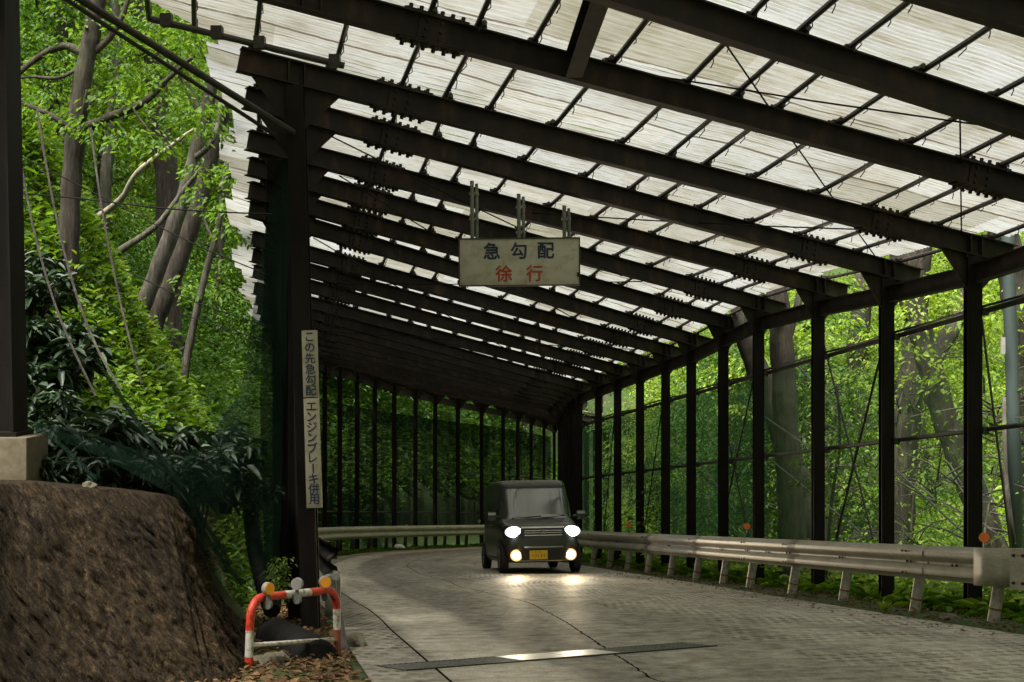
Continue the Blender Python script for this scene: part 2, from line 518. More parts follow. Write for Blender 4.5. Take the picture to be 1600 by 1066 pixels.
def roadmat():
    m, nt, p = mat_base('worn_concrete_road')
    uv = coords(nt, 'UV')
    sep = nt.nodes.new('ShaderNodeSeparateXYZ')
    nt.links.new(uv, sep.inputs[0])
    v, s = sep.outputs[0], sep.outputs[1]
    wob = mth(nt, 'MULTIPLY', mth(nt, 'SUBTRACT', nz(nt, uv, 0.8, 5), 0.5), 0.22)
    vw = mth(nt, 'ADD', v, wob)
    big = nz(nt, uv, 0.55, 6)
    mid = nz(nt, uv, 5, 8, 0.7)
    fine = nz(nt, uv, 55, 4, 0.7)
    # bands across the road: polished wheel tracks and rougher middles
    n = nt.nodes.new('ShaderNodeMapRange')
    n.inputs[1].default_value = 0.0; n.inputs[2].default_value = 6.0
    nt.links.new(vw, n.inputs[0])
    q = 1 / 6.0
    band = ramp(nt, n.outputs[0], [(0.0, 0.25), (0.50 * q, 0.27), (0.56 * q, 0.46), (1.16 * q, 0.47), (1.34 * q, 0.20), (1.75 * q, 0.18), (2.2 * q, 0.29), (2.7 * q, 0.32), (3.2 * q, 0.27), (3.8 * q, 0.41), (5.0 * q, 0.45), (5.6 * q, 0.38)]).outputs[0]
    col = mixc(nt, 1.0, band, (1.0, 0.90, 0.70), 'MULTIPLY')
    col = mixc(nt, 1.0, col, ramp(nt, big, [(0.3, 0.72), (0.7, 1.22)]).outputs[0], 'MULTIPLY')
    col = mixc(nt, 1.0, col, ramp(nt, mid, [(0.3, 0.55), (0.7, 1.35)]).outputs[0], 'MULTIPLY')
    oil = nz(nt, coords(nt, 'UV', (1.5, 0.28, 1)), 1.0, 5, 0.6)
    col = mixc(nt, 1.0, col, ramp(nt, oil, [(0.34, 0.62), (0.50, 1.0), (0.68, 1.12)]).outputs[0], 'MULTIPLY')
    col = mixc(nt, 1.0, col, ramp(nt, fine, [(0.3, 0.5), (0.6, 1.2)]).outputs[0], 'MULTIPLY')
    # anti-slip ring dimples: staggered grid
    cu, cs = 0.115, 0.20
    row = mth(nt, 'FLOOR', mth(nt, 'DIVIDE', s, cs))
    st = mth(nt, 'MULTIPLY', mth(nt, 'MODULO', row, 2.0), 0.5)
    fu = mth(nt, 'SUBTRACT', mth(nt, 'FRACT', mth(nt, 'ADD', mth(nt, 'DIVIDE', v, cu), st)), 0.5)
    fs = mth(nt, 'SUBTRACT', mth(nt, 'FRACT', mth(nt, 'DIVIDE', s, cs)), 0.5)
    dd = mth(nt, 'SQRT', mth(nt, 'ADD', mth(nt, 'POWER', mth(nt, 'ABSOLUTE', mth(nt, 'MULTIPLY', fu, cu)), 2.0), mth(nt, 'POWER', mth(nt, 'ABSOLUTE', mth(nt, 'MULTIPLY', fs, cs * 0.55)), 2.0)))
    hole = ramp(nt, dd, [(0.030, 1.0), (0.040, 0.0)]).outputs[0]
    wear = ramp(nt, nz(nt, uv, 1.1, 7), [(0.44, 0.10), (0.66, 0.95)]).outputs[0]
    zone = mth(nt, 'MAXIMUM', mth(nt, 'GREATER_THAN', vw, 3.25), mth(nt, 'LESS_THAN', v, 0.46))
    zone = mth(nt, 'MAXIMUM', zone, mth(nt, 'MULTIPLY', mth(nt, 'MULTIPLY', mth(nt, 'GREATER_THAN', vw, 1.32), mth(nt, 'LESS_THAN', vw, 2.1)), 0.30))
    hole = mth(nt, 'MULTIPLY', mth(nt, 'MULTIPLY', hole, wear), zone)
    col = mixc(nt, mth(nt, 'MULTIPLY', hole, 0.70), col, (0.022, 0.019, 0.014))
    # longitudinal joints
    mr = nt.nodes.new('ShaderNodeMapRange')
    for i, x in ((1, 9.0), (2, 17.5), (3, 1.75), (4, 2.62)):
        mr.inputs[i].default_value = x
    nt.links.new(s, mr.inputs[0])
    crook = mth(nt, 'MULTIPLY', mth(nt, 'SUBTRACT', nz(nt, uv, 3.5, 6, 0.7), 0.5), 0.10)
    vj = mth(nt, 'ADD', v, crook)
    j1 = mth(nt, 'LESS_THAN', mth(nt, 'ABSOLUTE', mth(nt, 'SUBTRACT', vj, mr.outputs[0])), 0.009)
    j2 = mth(nt, 'LESS_THAN', mth(nt, 'ABSOLUTE', mth(nt, 'SUBTRACT', v, 0.48)), 0.010)
    # transverse joints
    j3 = mth(nt, 'LESS_THAN', mth(nt, 'ABSOLUTE', mth(nt, 'SUBTRACT', mth(nt, 'FRACT', mth(nt, 'DIVIDE', mth(nt, 'ADD', s, crook), 5.2)), 0.35)), 0.0022)
    j3 = mth(nt, 'MULTIPLY', j3, 0.8)
    cr = nz(nt, uv, 0.9, 8, 0.75)
    j4 = mth(nt, 'MULTIPLY', mth(nt, 'LESS_THAN', mth(nt, 'ABSOLUTE', mth(nt, 'SUBTRACT', cr, 0.5)), 0.0035), ramp(nt, nz(nt, uv, 0.35, 3), [(0.5, 0.0), (0.6, 0.75)]).outputs[0])
    jt = mth(nt, 'MAXIMUM', mth(nt, 'MAXIMUM', j1, j2), mth(nt, 'MAXIMUM', j3, j4))
    col = mixc(nt, jt, col, (0.014, 0.012, 0.009))
    # reddish paved strips far down the bend
    rs = mth(nt, 'MULTIPLY', mth(nt, 'GREATER_THAN', s, 37.0), mth(nt, 'GREATER_THAN', mth(nt, 'FRACT', mth(nt, 'DIVIDE', s, 1.6)), 0.45))
    rs = mth(nt, 'MULTIPLY', rs, mth(nt, 'LESS_THAN', v, 2.6))
    col = mixc(nt, mth(nt, 'MULTIPLY', rs, 0.6), col, (0.16, 0.06, 0.035))
    nt.links.new(col, p.inputs['Base Color'])
    p.inputs['Specular IOR Level'].default_value = 0.0
    ro = ramp(nt, mth(nt, 'ADD', mth(nt, 'MULTIPLY', mid, 0.6), mth(nt, 'MULTIPLY', big, 0.4)), [(0.35, 0.34), (0.65, 0.62)]).outputs[0]
    h = mth(nt, 'SUBTRACT', mth(nt, 'ADD', mth(nt, 'MULTIPLY', fine, 0.55), mth(nt, 'MULTIPLY', mid, 0.6)), mth(nt, 'ADD', hole, jt))
    bump(nt, p, h, 0.9, 0.016)
    p.inputs['Roughness'].default_value = 0.9
    gl = nt.nodes.new('ShaderNodeBsdfGlossy')
    gl.inputs['Color'].default_value = (0.95, 0.93, 0.88, 1)
    nt.links.new(ro, gl.inputs['Roughness'])
    nt.links.new(p.inputs['Normal'].links[0].from_socket, gl.inputs['Normal'])
    ms = nt.nodes.new('ShaderNodeMixShader')
    nt.links.new(mth(nt, 'MULTIPLY', ramp(nt, mid, [(0.35, 0.07), (0.65, 0.24)]).outputs[0], mth(nt, 'SUBTRACT', 1.0, mth(nt, 'MAXIMUM', hole, jt))), ms.inputs[0])
    nt.links.new(p.outputs[0], ms.inputs[1]); nt.links.new(gl.outputs[0], ms.inputs[2])
    nt.links.new(ms.outputs[0], nt.nodes['Material Output'].inputs[0])
    return m


M['road'] = roadmat()


def groundmat():
    m, nt, p = mat_base('forest_floor')
    v = coords(nt)
    a = nz(nt, v, 0.6, 7)
    b = nz(nt, v, 9, 8, 0.7)
    c1 = ramp(nt, b, [(0.3, (0.020, 0.014, 0.009)), (0.5, (0.060, 0.042, 0.025)), (0.75, (0.13, 0.092, 0.055))]).outputs[0]
    c2 = ramp(nt, b, [(0.3, (0.018, 0.034, 0.006)), (0.6, (0.045, 0.090, 0.012)), (0.8, (0.09, 0.15, 0.025))]).outputs[0]
    c = mixc(nt, ramp(nt, a, [(0.30, 0.1), (0.46, 0.95)]).outputs[0], c1, c2)
    nt.links.new(c, p.inputs['Base Color'])
    p.inputs['Roughness'].default_value = 0.95
    bump(nt, p, b, 0.8, 0.06)
    return m


M['ground'] = groundmat()


def stonemat():
    m, nt, p = mat_base('chiselled_stone')
    o1 = coords(nt, 'Object', (19, 19, 5.5), (0, R(22), 0))
    wv = nd(nt, 'ShaderNodeTexNoise', Scale=1.6, Detail=5)
    nt.links.new(o1, wv.inputs['Vector'])
    warp = mixc(nt, 0.30, o1, wv.outputs['Color'], 'ADD')
    s1 = nz(nt, warp, 1.0, 11, 0.72)
    s2 = nz(nt, warp, 3.2, 8, 0.75)
    vo = nd(nt, 'ShaderNodeTexVoronoi', Scale=0.75)
    vo.feature = 'DISTANCE_TO_EDGE'
    nt.links.new(warp, vo.inputs['Vector'])
    crack = ramp(nt, vo.outputs['Distance'], [(0.0, 1.0), (0.05, 0.0)]).outputs[0]
    crack = mth(nt, 'MULTIPLY', crack, ramp(nt, nz(nt, coords(nt), 2.6, 5), [(0.56, 0.0), (0.68, 0.5)]).outputs[0])
    big = nz(nt, coords(nt), 1.4, 6)
    c = ramp(nt, s1, [(0.35, (0.010, 0.007, 0.005)), (0.46, (0.052, 0.039, 0.026)), (0.56, (0.085, 0.064, 0.043)), (0.70, (0.18, 0.138, 0.092))]).outputs[0]
    c = mixc(nt, 1.0, c, ramp(nt, s2, [(0.34, (0.35, 0.33, 0.30)), (0.50, (1.0, 1.0, 1.0)), (0.66, (2.3, 2.1, 1.8))]).outputs[0], 'MULTIPLY')
    c = mixc(nt, 1.0, c, ramp(nt, big, [(0.3, (0.55, 0.56, 0.58)), (0.68, (1.25, 1.12, 0.92))]).outputs[0], 'MULTIPLY')
    c = mixc(nt, mth(nt, 'MULTIPLY', crack, 0.85), c, (0.006, 0.005, 0.004))
    c = mixc(nt, ramp(nt, nz(nt, coords(nt), 4.5, 6), [(0.60, 0.0), (0.72, 0.45)]).outputs[0], c, (0.045, 0.06, 0.018))
    nt.links.new(c, p.inputs['Base Color'])
    p.inputs['Roughness'].default_value = 0.95
    p.inputs['Specular IOR Level'].default_value = 0.15
    h = mth(nt, 'SUBTRACT', mth(nt, 'ADD', s1, mth(nt, 'MULTIPLY', s2, 0.6)), mth(nt, 'MULTIPLY', crack, 0.4))
    bump(nt, p, h, 1.0, 0.10)
    return m


M['stone'] = stonemat()
M['net_light'] = netmat('thin_green_net', (0.12, 0.22, 0.10), 0.26)
M['net_green'] = netmat('green_mesh_net', (0.065, 0.165, 0.075), 0.62)
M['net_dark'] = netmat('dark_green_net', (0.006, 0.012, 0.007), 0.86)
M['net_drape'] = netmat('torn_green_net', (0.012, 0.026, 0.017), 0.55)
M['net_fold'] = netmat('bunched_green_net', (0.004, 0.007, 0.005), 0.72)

# ------------------------------------------------------------ plan of the shelter
T10 = math.tan(R(10))


def rpost(px):
    k = (px - 800) / F
    Y = (4.76 + T10 * 14.7) / (k + T10)
    return (k * Y, Y)


Rp = {-6: (7.3, 0.2), -5: (6.8, 3.0), -4: (6.35, 5.7), -3: (5.95, 8.0), -2: (5.62, 9.8), -1: (5.32, 11.5), 0: (5.11, 12.75)}  # hindmost frames are unseen, added so their roof shades road and stone wall
for i, px in enumerate([1520, 1385, 1278, 1185, 1130, 1080, 1040, 1000, 965, 935, 905]):
    Rp[i + 1] = rpost(px)
for i, (px, Y) in enumerate([(897, 34.2), (891, 35.4), (886, 36.5), (882, 37.5), (879, 38.4), (877, 39.2), (876, 40), (880, 41), (890, 41.8), (902, 42.6), (916, 43.4), (931, 44.1), (947, 44.8), (965, 45.4), (984, 46), (1000, 47), (1012, 48.2), (1020, 49.6), (1026, 51), (1030, 52.6)]):
    Rp[12 + i] = ((px - 800) / F * Y, Y)
Lp = {-6: (0.7, -1.9), -5: (0.25, 0.9), -4: (-0.2, 3.6), -3: (-0.6, 5.9), -2: (-0.97, 7.7), -1: (-1.19, 8.83), 0: (-1.5, 10.6)}
for i, (px, Y) in enumerate([(462, 12.4), (464, 13.55), (460, 15.05), (456, 16.2), (452, 17.4), (449, 18.5), (447, 20.4), (445, 21.7), (443, 23.1), (441, 24.8), (441, 26.5), (442, 28.2), (444, 30.0), (449, 31.8), (456, 33.6), (468, 35.5), (487, 37.3), (507.6, 39), (531, 40.3), (558, 41.6), (585.6, 42.9), (616, 44.2), (649, 45.6), (680, 47), (715.5, 48.5), (752.5, 50), (786, 51.5), (809, 53), (830, 54.6), (850, 56.2), (866, 58)]):
    Lp[1 + i] = ((px - 800) / F * Y, Y)
K0, K1 = -6, 31
HR = {k: {2: 3.81, 3: 3.95, 4: 4.05, 5: 4.0}.get(k, 3.70 if k < 2 else 3.93) for k in range(K0, K1 + 1)}
HL = {k: 4.76 if k < 10 else (4.76 + 0.50 * min(1, (k - 10) / 7) if k < 20 else 5.26 - 0.045 * (k - 20)) for k in range(K0, K1 + 1)}
RD = 0.21           # rafter depth


def fpt(k, v, dz=0.0):
    """point under rafter k at fraction v from the right post (0) to the left post (1)"""
    a, b = Rp[k], Lp[k]
    x, y = a[0] + (b[0] - a[0]) * v, a[1] + (b[1] - a[1]) * v
    za, zb = gz(*a) + HR[k], gz(*b) + HL[k]
    return Vector((x, y, za + (zb - za) * v + dz))


# road cross-section stations
def left_edge(k):
    a, b = Vector(Rp[k]), Vector(Lp[k])
    return b + (a - b).normalized() * (0.37 if k < 10 else 0.37 + 0.1 * min(k - 9, 6))


def right_edge(k):
    a, b = Vector(Rp[k]), Vector(Lp[k])
    return a + (b - a).normalized() * 0.88


def catmull(pts, n):
    out = []
    P = [pts[0]] + list(pts) + [pts[-1]]
    for i in range(1, len(P) - 2):
        for j in range(n):
            t = j / n
            p0, p1, p2, p3 = P[i - 1], P[i], P[i + 1], P[i + 2]
            out.append(0.5 * ((2 * p1) + (p2 - p0) * t + (2 * p0 - 5 * p1 + 4 * p2 - p3) * t * t + (3 * p1 - p0 - 3 * p2 + p3) * t ** 3))
    out.append(pts[-1])
    return out


LE = [left_edge(k) for k in range(1, K1 + 1)]
RE = [right_edge(k) for k in range(1, K1 + 1)]
near_l = [LE[0] + Vector((0.1763, -1)) * d for d in (22, 16, 11, 7, 4, 2)]
near_r = [RE[0] + Vector((0.1763, -1)) * d for d in (22, 16, 11, 7, 4, 2)]
dl = (LE[-1] - LE[-4]).normalized(); dr = (RE[-1] - RE[-4]).normalized()
LE = near_l + LE + [LE[-1] + dl * 6, LE[-1] + dl * 14]
RE = near_r + RE + [RE[-1] + dl * 6, RE[-1] + dl * 14]
LEs, REs = catmull(LE, 5), catmull(RE, 5)
LEn = np.array([(p.x, p.y) for p in LEs]); REn = np.array([(p.x, p.y) for p in REs])
wallL = np.array([(p[0], p[1]) for p in ([(Lp[1][0] + 0.1763 * d, Lp[1][1] - d) for d in (22, 10, 4)] + [Lp[k] for k in range(1, K1 + 1)] + [tuple(Vector(Lp[K1]) + dl * 40)])])
wallR = np.array([(p[0], p[1]) for p in ([(Rp[1][0] + 0.1763 * d, Rp[1][1] - d) for d in (24, 10, 4)] + [Rp[k] for k in range(1, K1 + 1)] + [tuple(Vector(Rp[K1]) + dl * 40)])])


def dist_poly(x, y, P):
    """distance to a polyline and side (left of its direction > 0), vectorised"""
    best = np.full(x.shape, 1e9); sg = np.ones(x.shape)
    for i in range(len(P) - 1):
        ax, ay = P[i]; bx, by = P[i + 1]
        dx, dy = bx - ax, by - ay
        L2 = dx * dx + dy * dy + 1e-12
        t = np.clip(((x - ax) * dx + (y - ay) * dy) / L2, 0, 1)
        d = np.hypot(x - (ax + t * dx), y - (ay + t * dy))
        c = dx * (y - ay) - dy * (x - ax)
        m = d < best
        best = np.where(m, d, best)
        sg = np.where(m, np.sign(c), sg)
    return best * sg


def sstep(a, b, x):
    t = np.clip((x - a) / (b - a), 0, 1)
    return t * t * (3 - 2 * t)


def vnoise(x, y, s, seed=0.0):
    return np.sin(x * s + 1.3 + seed) * np.cos(y * s * 0.9 - 0.7 + seed * 2) + 0.5 * np.sin(x * s * 2.3 + y * s * 1.7 + seed) + 0.25 * np.sin(y * s * 4.1 - x * s * 3.7)


def terrain(x, y):
    x = np.asarray(x, float); y = np.asarray(y, float)
    base = -H - G * np.clip(y, -60, 75) - 0.03 * np.clip(y - 75, 0, 200)
    dL = dist_poly(x, y, wallL)          # > 0 left of the left wall
    dR = -dist_poly(x, y, wallR)         # > 0 right of the right wall
    off = np.interp(y, [3, 6, 8, 10, 11.5], [3.2, 2.3, 1.75, 0.95, 0.55])
    shelf = np.interp(y, [9, 12, 17], [1.5, 0.8, 0.0])
    d = dL - off
    e_ = np.clip(d - 0.5 - shelf, 0, 80)
    st = np.interp(y, [10, 17, 32, 42], [1.1, 1.9, 1.7, 0.9])
    hl = np.interp(y, [12, 18], [1.2, 1.6]) * sstep(0.0, 0.5, d) + np.minimum(e_, 3.0) * st + np.maximum(e_ - 3.0, 0) * 1.05
    hl += np.clip(d, 0, 1) * 0.15 * vnoise(x, y, 0.8)
    hr = -0.16 * sstep(0.1, 1.2, dR) + 0.52 * np.clip(dR - 4.5, 0, 80) * np.interp(dR, [3, 14, 30], [0.6, 1.1, 1.7])
    hr += np.clip(dR, 0, 1) * 0.10 * vnoise(x, y, 0.9, 2.0)
    z = base + np.where(d > 0, hl, 0) + np.where(dR > 0, hr, 0)
    inside = (dL <= 0) & (dR <= 0)
    eL = -dist_poly(x, y, LEn); eR = dist_poly(x, y, REn)     # > 0 inside the road
    onr = np.minimum(eL, eR)
    z = z - 0.10 * sstep(-0.05, 0.25, onr)
    z = z + np.where(inside & (onr < 0), 0.012 * vnoise(x, y, 5.0), 0)
    return z


def tz(x, y):
    return float(terrain(np.array([x]), np.array([y]))[0])


# ground sheet: one grid, finer near the road
def axis_pts(a, b, fine_a, fine_b, fs, cs):
    xs = list(np.arange(a, fine_a, cs)) + list(np.arange(fine_a, fine_b, fs)) + list(np.arange(fine_b, b + cs, cs))
    return np.array(xs)


gx = axis_pts(-90, 110, -14, 16, 0.25, 2.5)
gy = axis_pts(-40, 160, 3, 62, 0.3, 2.5)
XX, YY = np.meshgrid(gx, gy)
ZZ = terrain(XX.ravel(), YY.ravel()).reshape(XX.shape)
nx, ny = len(gx), len(gy)
me = bpy.data.meshes.new('ground')
vv = np.stack([XX, YY, ZZ], -1).reshape(-1, 3)
idx = np.arange(nx * ny).reshape(ny, nx)
qq = np.stack([idx[:-1, :-1], idx[:-1, 1:], idx[1:, 1:], idx[1:, :-1]], -1).reshape(-1, 4)


def np_mesh(name, v, q):
    me = bpy.data.meshes.new(name)
    n = q.shape[1]
    me.vertices.add(len(v)); me.vertices.foreach_set('co', np.ascontiguousarray(v, np.float32).ravel())
    me.loops.add(q.size); me.loops.foreach_set('vertex_index', np.ascontiguousarray(q, np.int32).ravel())
    me.polygons.add(len(q)); me.polygons.foreach_set('loop_start', np.arange(0, q.size, n, dtype=np.int32))
    me.polygons.foreach_set('loop_total', np.full(len(q), n, np.int32))
    me.update(calc_edges=True); me.validate()
    return me


o = link('ground', np_mesh('ground', vv, qq), M['ground'], smooth=True)
tag(o, 'brown and green forest floor with bare soil beside the road', None, None, 'structure')

# road sheet with metric UVs
ncol = 25
rows, uvs = [], []
cum = 0.0
mid_prev = None
s_list = []
for a, b in zip(LEs, REs):
    mid = (a + b) / 2
    if mid_prev is not None:
        cum += (mid - mid_prev).length
    mid_prev = mid
    s_list.append(cum)
k1 = 6 * 5
s_off = 13.3 - s_list[k1]
for a, b, s_ in zip(LEs, REs, s_list):
    wd = (b - a).length
    rows.append([(a.x + (b.x - a.x) * j / (ncol - 1), a.y + (b.y - a.y) * j / (ncol - 1), gz(0, a.y + (b.y - a.y) * j / (ncol - 1))) for j in range(ncol)])
    uvs.append([(wd * j / (ncol - 1), s_ + s_off) for j in range(ncol)])
mb = MB().grid(rows, flip=False)
me = bpy.data.meshes.new('road')
me.from_pydata(mb.v, [], mb.f)
ul = me.uv_layers.new(name='UVMap')
fl = [uv for r in uvs for uv in r]
for lp in me.loops:
    ul.data[lp.index].uv = fl[lp.vertex_index]
me.validate(); me.update()
road = link('road', me, M['road'])
tag(road, 'worn concrete road with rows of anti-slip dimples curving down under the shelter', None, None, 'structure')

# ------------------------------------------------------------ the shelter (one building)
shelter = empty('road_shelter', (1.5, 14.0, gz(0, 14)), (0, 0, 0), 'long brown steel snow shelter with a sloping translucent roof over the road', 'shelter')
shelter_loc = Vector(shelter.location)


def sh(o):
    """parent to the shelter keeping the world place"""
    o.parent = shelter
    o.matrix_parent_inverse = Matrix.Translation(-shelter_loc)
    return o


def sub(o, par):
    o.parent = par
    o.matrix_parent_inverse = Matrix.Identity(4)
    return o


lean1 = 0.0
for k in range(K0, K1 + 1):
    a, b = Rp[k], Lp[k]
    va, vb = -0.07, (1.07 if k >= 1 else 1.36)
    p0, p1 = fpt(k, va, RD / 2), fpt(k, vb, RD / 2)
    mb = MB().hbeam(p0, p1, RD, 0.15)
    # stiffeners over the posts
    for v in (0.0, 1.0):
        c = fpt(k, v, RD / 2)
        dirv = (p1 - p0).normalized()
        mb.bar(c - dirv * 0.07 + Vector((0, 0, -RD / 2 + 0.015)), c - dirv * 0.07 + Vector((0, 0, RD / 2 - 0.015)), 0.14, 0.012, dirv)
        mb.bar(c + dirv * 0.07 + Vector((0, 0, -RD / 2 + 0.015)), c + dirv * 0.07 + Vector((0, 0, RD / 2 - 0.015)), 0.14, 0.012, dirv)
    raf = sh(mb.build('rafter', M['steel']))
    # bolted splices
    if k <= 16:
        for v in (0.155, 0.865):
            dirv = (p1 - p0).normalized()
            sx = dirv.cross(Vector((0, 0, 1))).normalized()
            uz = sx.cross(dirv)
            c = fpt(k, v, RD / 2)
            sb = MB()
            for sgn in (-1, 1):
                q0 = c + uz * sgn * (RD / 2 + 0.008)
                sb.bar(q0 - dirv * 0.26, q0 + dirv * 0.26, 0.14, 0.014, uz)
                for i in range(6):
                    for j in (-1, 1):
                        q1 = q0 + dirv * (-0.21 + 0.084 * i) + sx * j * 0.045
                        sb.tube([q1 + uz * sgn * 0.006, q1 + uz * sgn * 0.040], [0.019, 0.017], 6)
                q0 = c + sx * sgn * 0.016
                sb.bar(q0 - dirv * 0.12, q0 + dirv * 0.12, 0.012, 0.19, uz)
                for i in (-1, 1):
                    for j in (-1, 0, 1):
                        q1 = q0 + dirv * i * 0.06 + uz * j * 0.065
                        sb.tube([q1, q1 + sx * sgn * 0.03], 0.016, 6)
            sub(sb.build('splice_plate', M['steel']), raf)
    # posts
    for side, P, Hh, v in ((0, a, HR[k], 0.0), (1, b, HL[k], 1.0)):
        if side == 1 and k < 1:
            continue
        foot = Vector((P[0], P[1], gz(*P) - (0.35 if side == 0 else 0.15)))
        top = fpt(k, v, -0.002)
        if side == 1 and k == 1:
            foot.x += 0.14
        # post web faces along the road
        along = Vector((0, 1, 0)) if k < 12 else Vector(((Lp[min(k + 1, K1)][0] - Lp[k - 1][0]), (Lp[min(k + 1, K1)][1] - Lp[k - 1][1]), 0)).normalized()
        pw_ = 0.15 if side == 0 or k < 16 else 0.105
        ps = MB().hbeam(foot, top, pw_, pw_, 0.012, along)
        pst = sh(ps.build('post', M['steel_post']))
        # haunch plates between post and rafter
        dirv = (fpt(k, 1) - fpt(k, 0)).normalized()
        gb = MB()
        for sgn in (-1, 1):
            wv = 0.36
            o0 = top + dirv * sgn * 0.078
            t3 = [o0 + Vector((0, 0, -0.003)), o0 + dirv * sgn * wv * 0.9, o0 + Vector((0, 0, -wv))]
            nrm = dirv.cross(Vector((0, 0, 1))).normalized() * 0.008
            gb.add([q + nrm for q in t3] + [q - nrm for q in t3], [(0, 1, 2), (5, 4, 3), (0, 3, 4, 1), (1, 4, 5, 2), (2, 5, 3, 0)])
        sub(gb.build('gusset', M['steel']), pst)

# eave beams along the post tops
for side in (0, 1):
    mb = MB()
    for k in range(K0 if side == 0 else 1, K1):
        p0, p1 = fpt(k, side, -0.20), fpt(k + 1, side, -0.20)
        d = (p1 - p0).normalized()
        mb.hbeam(p0 + d * 0.078, p1 - d * 0.078, 0.20, 0.10, 0.012)
    sh(mb.build('eave_beam', M['steel']))
# ridge strut seen high between the two nearest rafters
mb = MB().hbeam(fpt(-1, 0.725, RD / 2) + Vector((0.0, 0.09, 0)), fpt(0, 0.70, RD / 2) - Vector((0, 0.09, 0)), 0.19, 0.13)
sh(mb.build('strut', M['steel']))
mb = MB().hbeam(fpt(-2, 0.79, RD / 2) + Vector((0.0, 0.09, 0)), fpt(-1, 0.725, RD / 2) - Vector((0, 0.09, 0)), 0.19, 0.13)
sh(mb.build('strut', M['steel']))

# purlins: pipes running the length of the roof
NP = 15
for j in range(NP + 3):
    v = -0.035 + j * (1.07 / (NP - 1))
    ks = range(K0, K1 + 1) if v < 1.08 else range(K0, 2)
    mb = MB()
    for k in list(ks)[:-1]:
        pj = 0.018 * math.sin(k * 12.9 + j * 7.7)
        p0, p1 = fpt(k, v + pj, RD + 0.03), fpt(k + 1, v + pj, RD + 0.03)
        if v > 1.08 and k == 0:
            p1 = p0 + (p1 - p0) * 0.93
        d = (p1 - p0).normalized()
        n = 7 if k < 8 else 5
        mb.tube([p0 - d * 0.10, p0, (p0 + p1) / 2 + Vector((0, 0, random.uniform(-0.012, 0.004))), p1, p1 + d * 0.10], 0.023, n)
        if k < 12:
            L = (p1 - p0).length
            nk = int(L / 0.33)
            for i in range(nk):
                q = p0 + d * (i + random.uniform(0.3, 0.7)) * L / nk
                mb.tube([q + Vector((0.026, 0, 0.05)), q + Vector((0.03, 0, -0.03)), q + Vector((random.uniform(-0.02, 0.02), random.uniform(-0.03, 0.03), -random.uniform(0.04, 0.085)))], 0.0045, 4)
            # clamp where the pipe meets the rafter
            mb.box(p0 + Vector((0, 0.02, -0.005)), (0.075, 0.10, 0.055))
            mb.tube([p0 + Vector((-0.05, 0.1, 0.03)), p0 + Vector((0.05, 0.1, -0.02))], 0.016, 5)
    sh(mb.build('purlin', M['pipe']))

# roof sheets, one per bay
for k in range(K0, K1):  # hindmost bays are out of view, added to keep the sun off
    near = k < 9
    na = max(6, int((Vector(Rp[k + 1]) - Vector(Rp[k])).length / 0.075 * (6 if near else 2)))
    nv = 16
    vR = (-0.06 if k <= 0 else -0.015) + random.uniform(-0.008, 0.008)
    vL = (1.105 if k >= 1 else 1.40)
    s0 = k * 1.9
    Lw = (fpt(k, 1) - fpt(k, 0)).length
    rows, uu = [], []
    for i in range(na + 1):
        t = i / na
        e = int(t * 3.0 - 1e-6)
        jag = 0.014 * math.sin(e * 5.1 + k * 3.7)
        if k == 0:
            vl = 1.42 - 0.30 * t
        else:
            vl = vL + jag
        ln = (Vector(Rp[k + 1]) - Vector(Rp[k])).length
        cz = 0.0065 * math.sin(2 * math.pi * t * ln / 0.075) if near else 0.0
        r, u = [], []
        for j in range(nv + 1):
            v = vR + (vl - vR) * j / nv
            p = fpt(k, v, RD + 0.075).lerp(fpt(k + 1, v, RD + 0.075), t)
            sag = 0.012 * math.sin(j * 2.4 + k) + (0.05 * max(0, (v - 1.08)) * math.sin(k * 2.1 + t * 9))
            p.z += cz + sag
            r.append(p); u.append((s0 + t * ln, v * Lw))
        rows.append(r); uu.append(u)
    mb = MB().grid(rows, flip=True)
    o = sh(mb.build('roof_sheet', M['sheet'], None, True))
    ul = o.data.uv_layers.new(name='UVMap')
    fl = [x for r in uu for x in r]
    lv = np.zeros(len(o.data.loops), np.int32); o.data.loops.foreach_get('vertex_index', lv)
    ul.data.foreach_set('uv', np.array(fl, np.float32)[lv].ravel())

# wall pipes: three levels on the right, nets hang from the top one
for hgt, rad in ((3.12, 0.030), (1.90, 0.026)):
    mb = MB()
    for k in range(0, 14):
        a, b = Vector((*Rp[k], gz(*Rp[k]) + hgt)), Vector((*Rp[k + 1], gz(*Rp[k + 1]) + hgt))
        off = Vector((0.105, 0.02, 0))
        d = (b - a).normalized()
        mb.tube([a + off - d * 0.16, (a + b) / 2 + off, b + off + d * 0.10], rad, 7)
        if hgt > 2:
            mb.tube([a + off + Vector((0, 0, 0.055)), (a + b) / 2 + off + Vector((0, 0, 0.045 + 0.02 * math.sin(k * 3))), b + off + Vector((0, 0, 0.055))], 0.014, 6)
        mb.box(a + off + Vector((-0.01, 0.09, 0)), (0.07, 0.10, 0.085))
        mb.box(b + off + Vector((-0.01, -0.10, 0.0)), (0.06, 0.09, 0.08))
    sh(mb.build('wall_pipe', M['pipe']))
for hgt in (1.15, 2.55):
    mb = MB()
    for k in range(15, K1):
        a, b = Vector((*Lp[k], gz(*Lp[k]) + hgt)), Vector((*Lp[k + 1], gz(*Lp[k + 1]) + hgt))
        off = Vector((-0.09, 0.02, 0))
        mb.tube([a + off, b + off], 0.024, 6)
    sh(mb.build('wall_pipe', M['pipe']))

# bracing rods of the right wall
def rwall(px, py, out=0.14):
    k = (px - 800) / F
    Y = (4.76 + out + T10 * 14.7) / (k + T10)
    return at(px, py, Y)


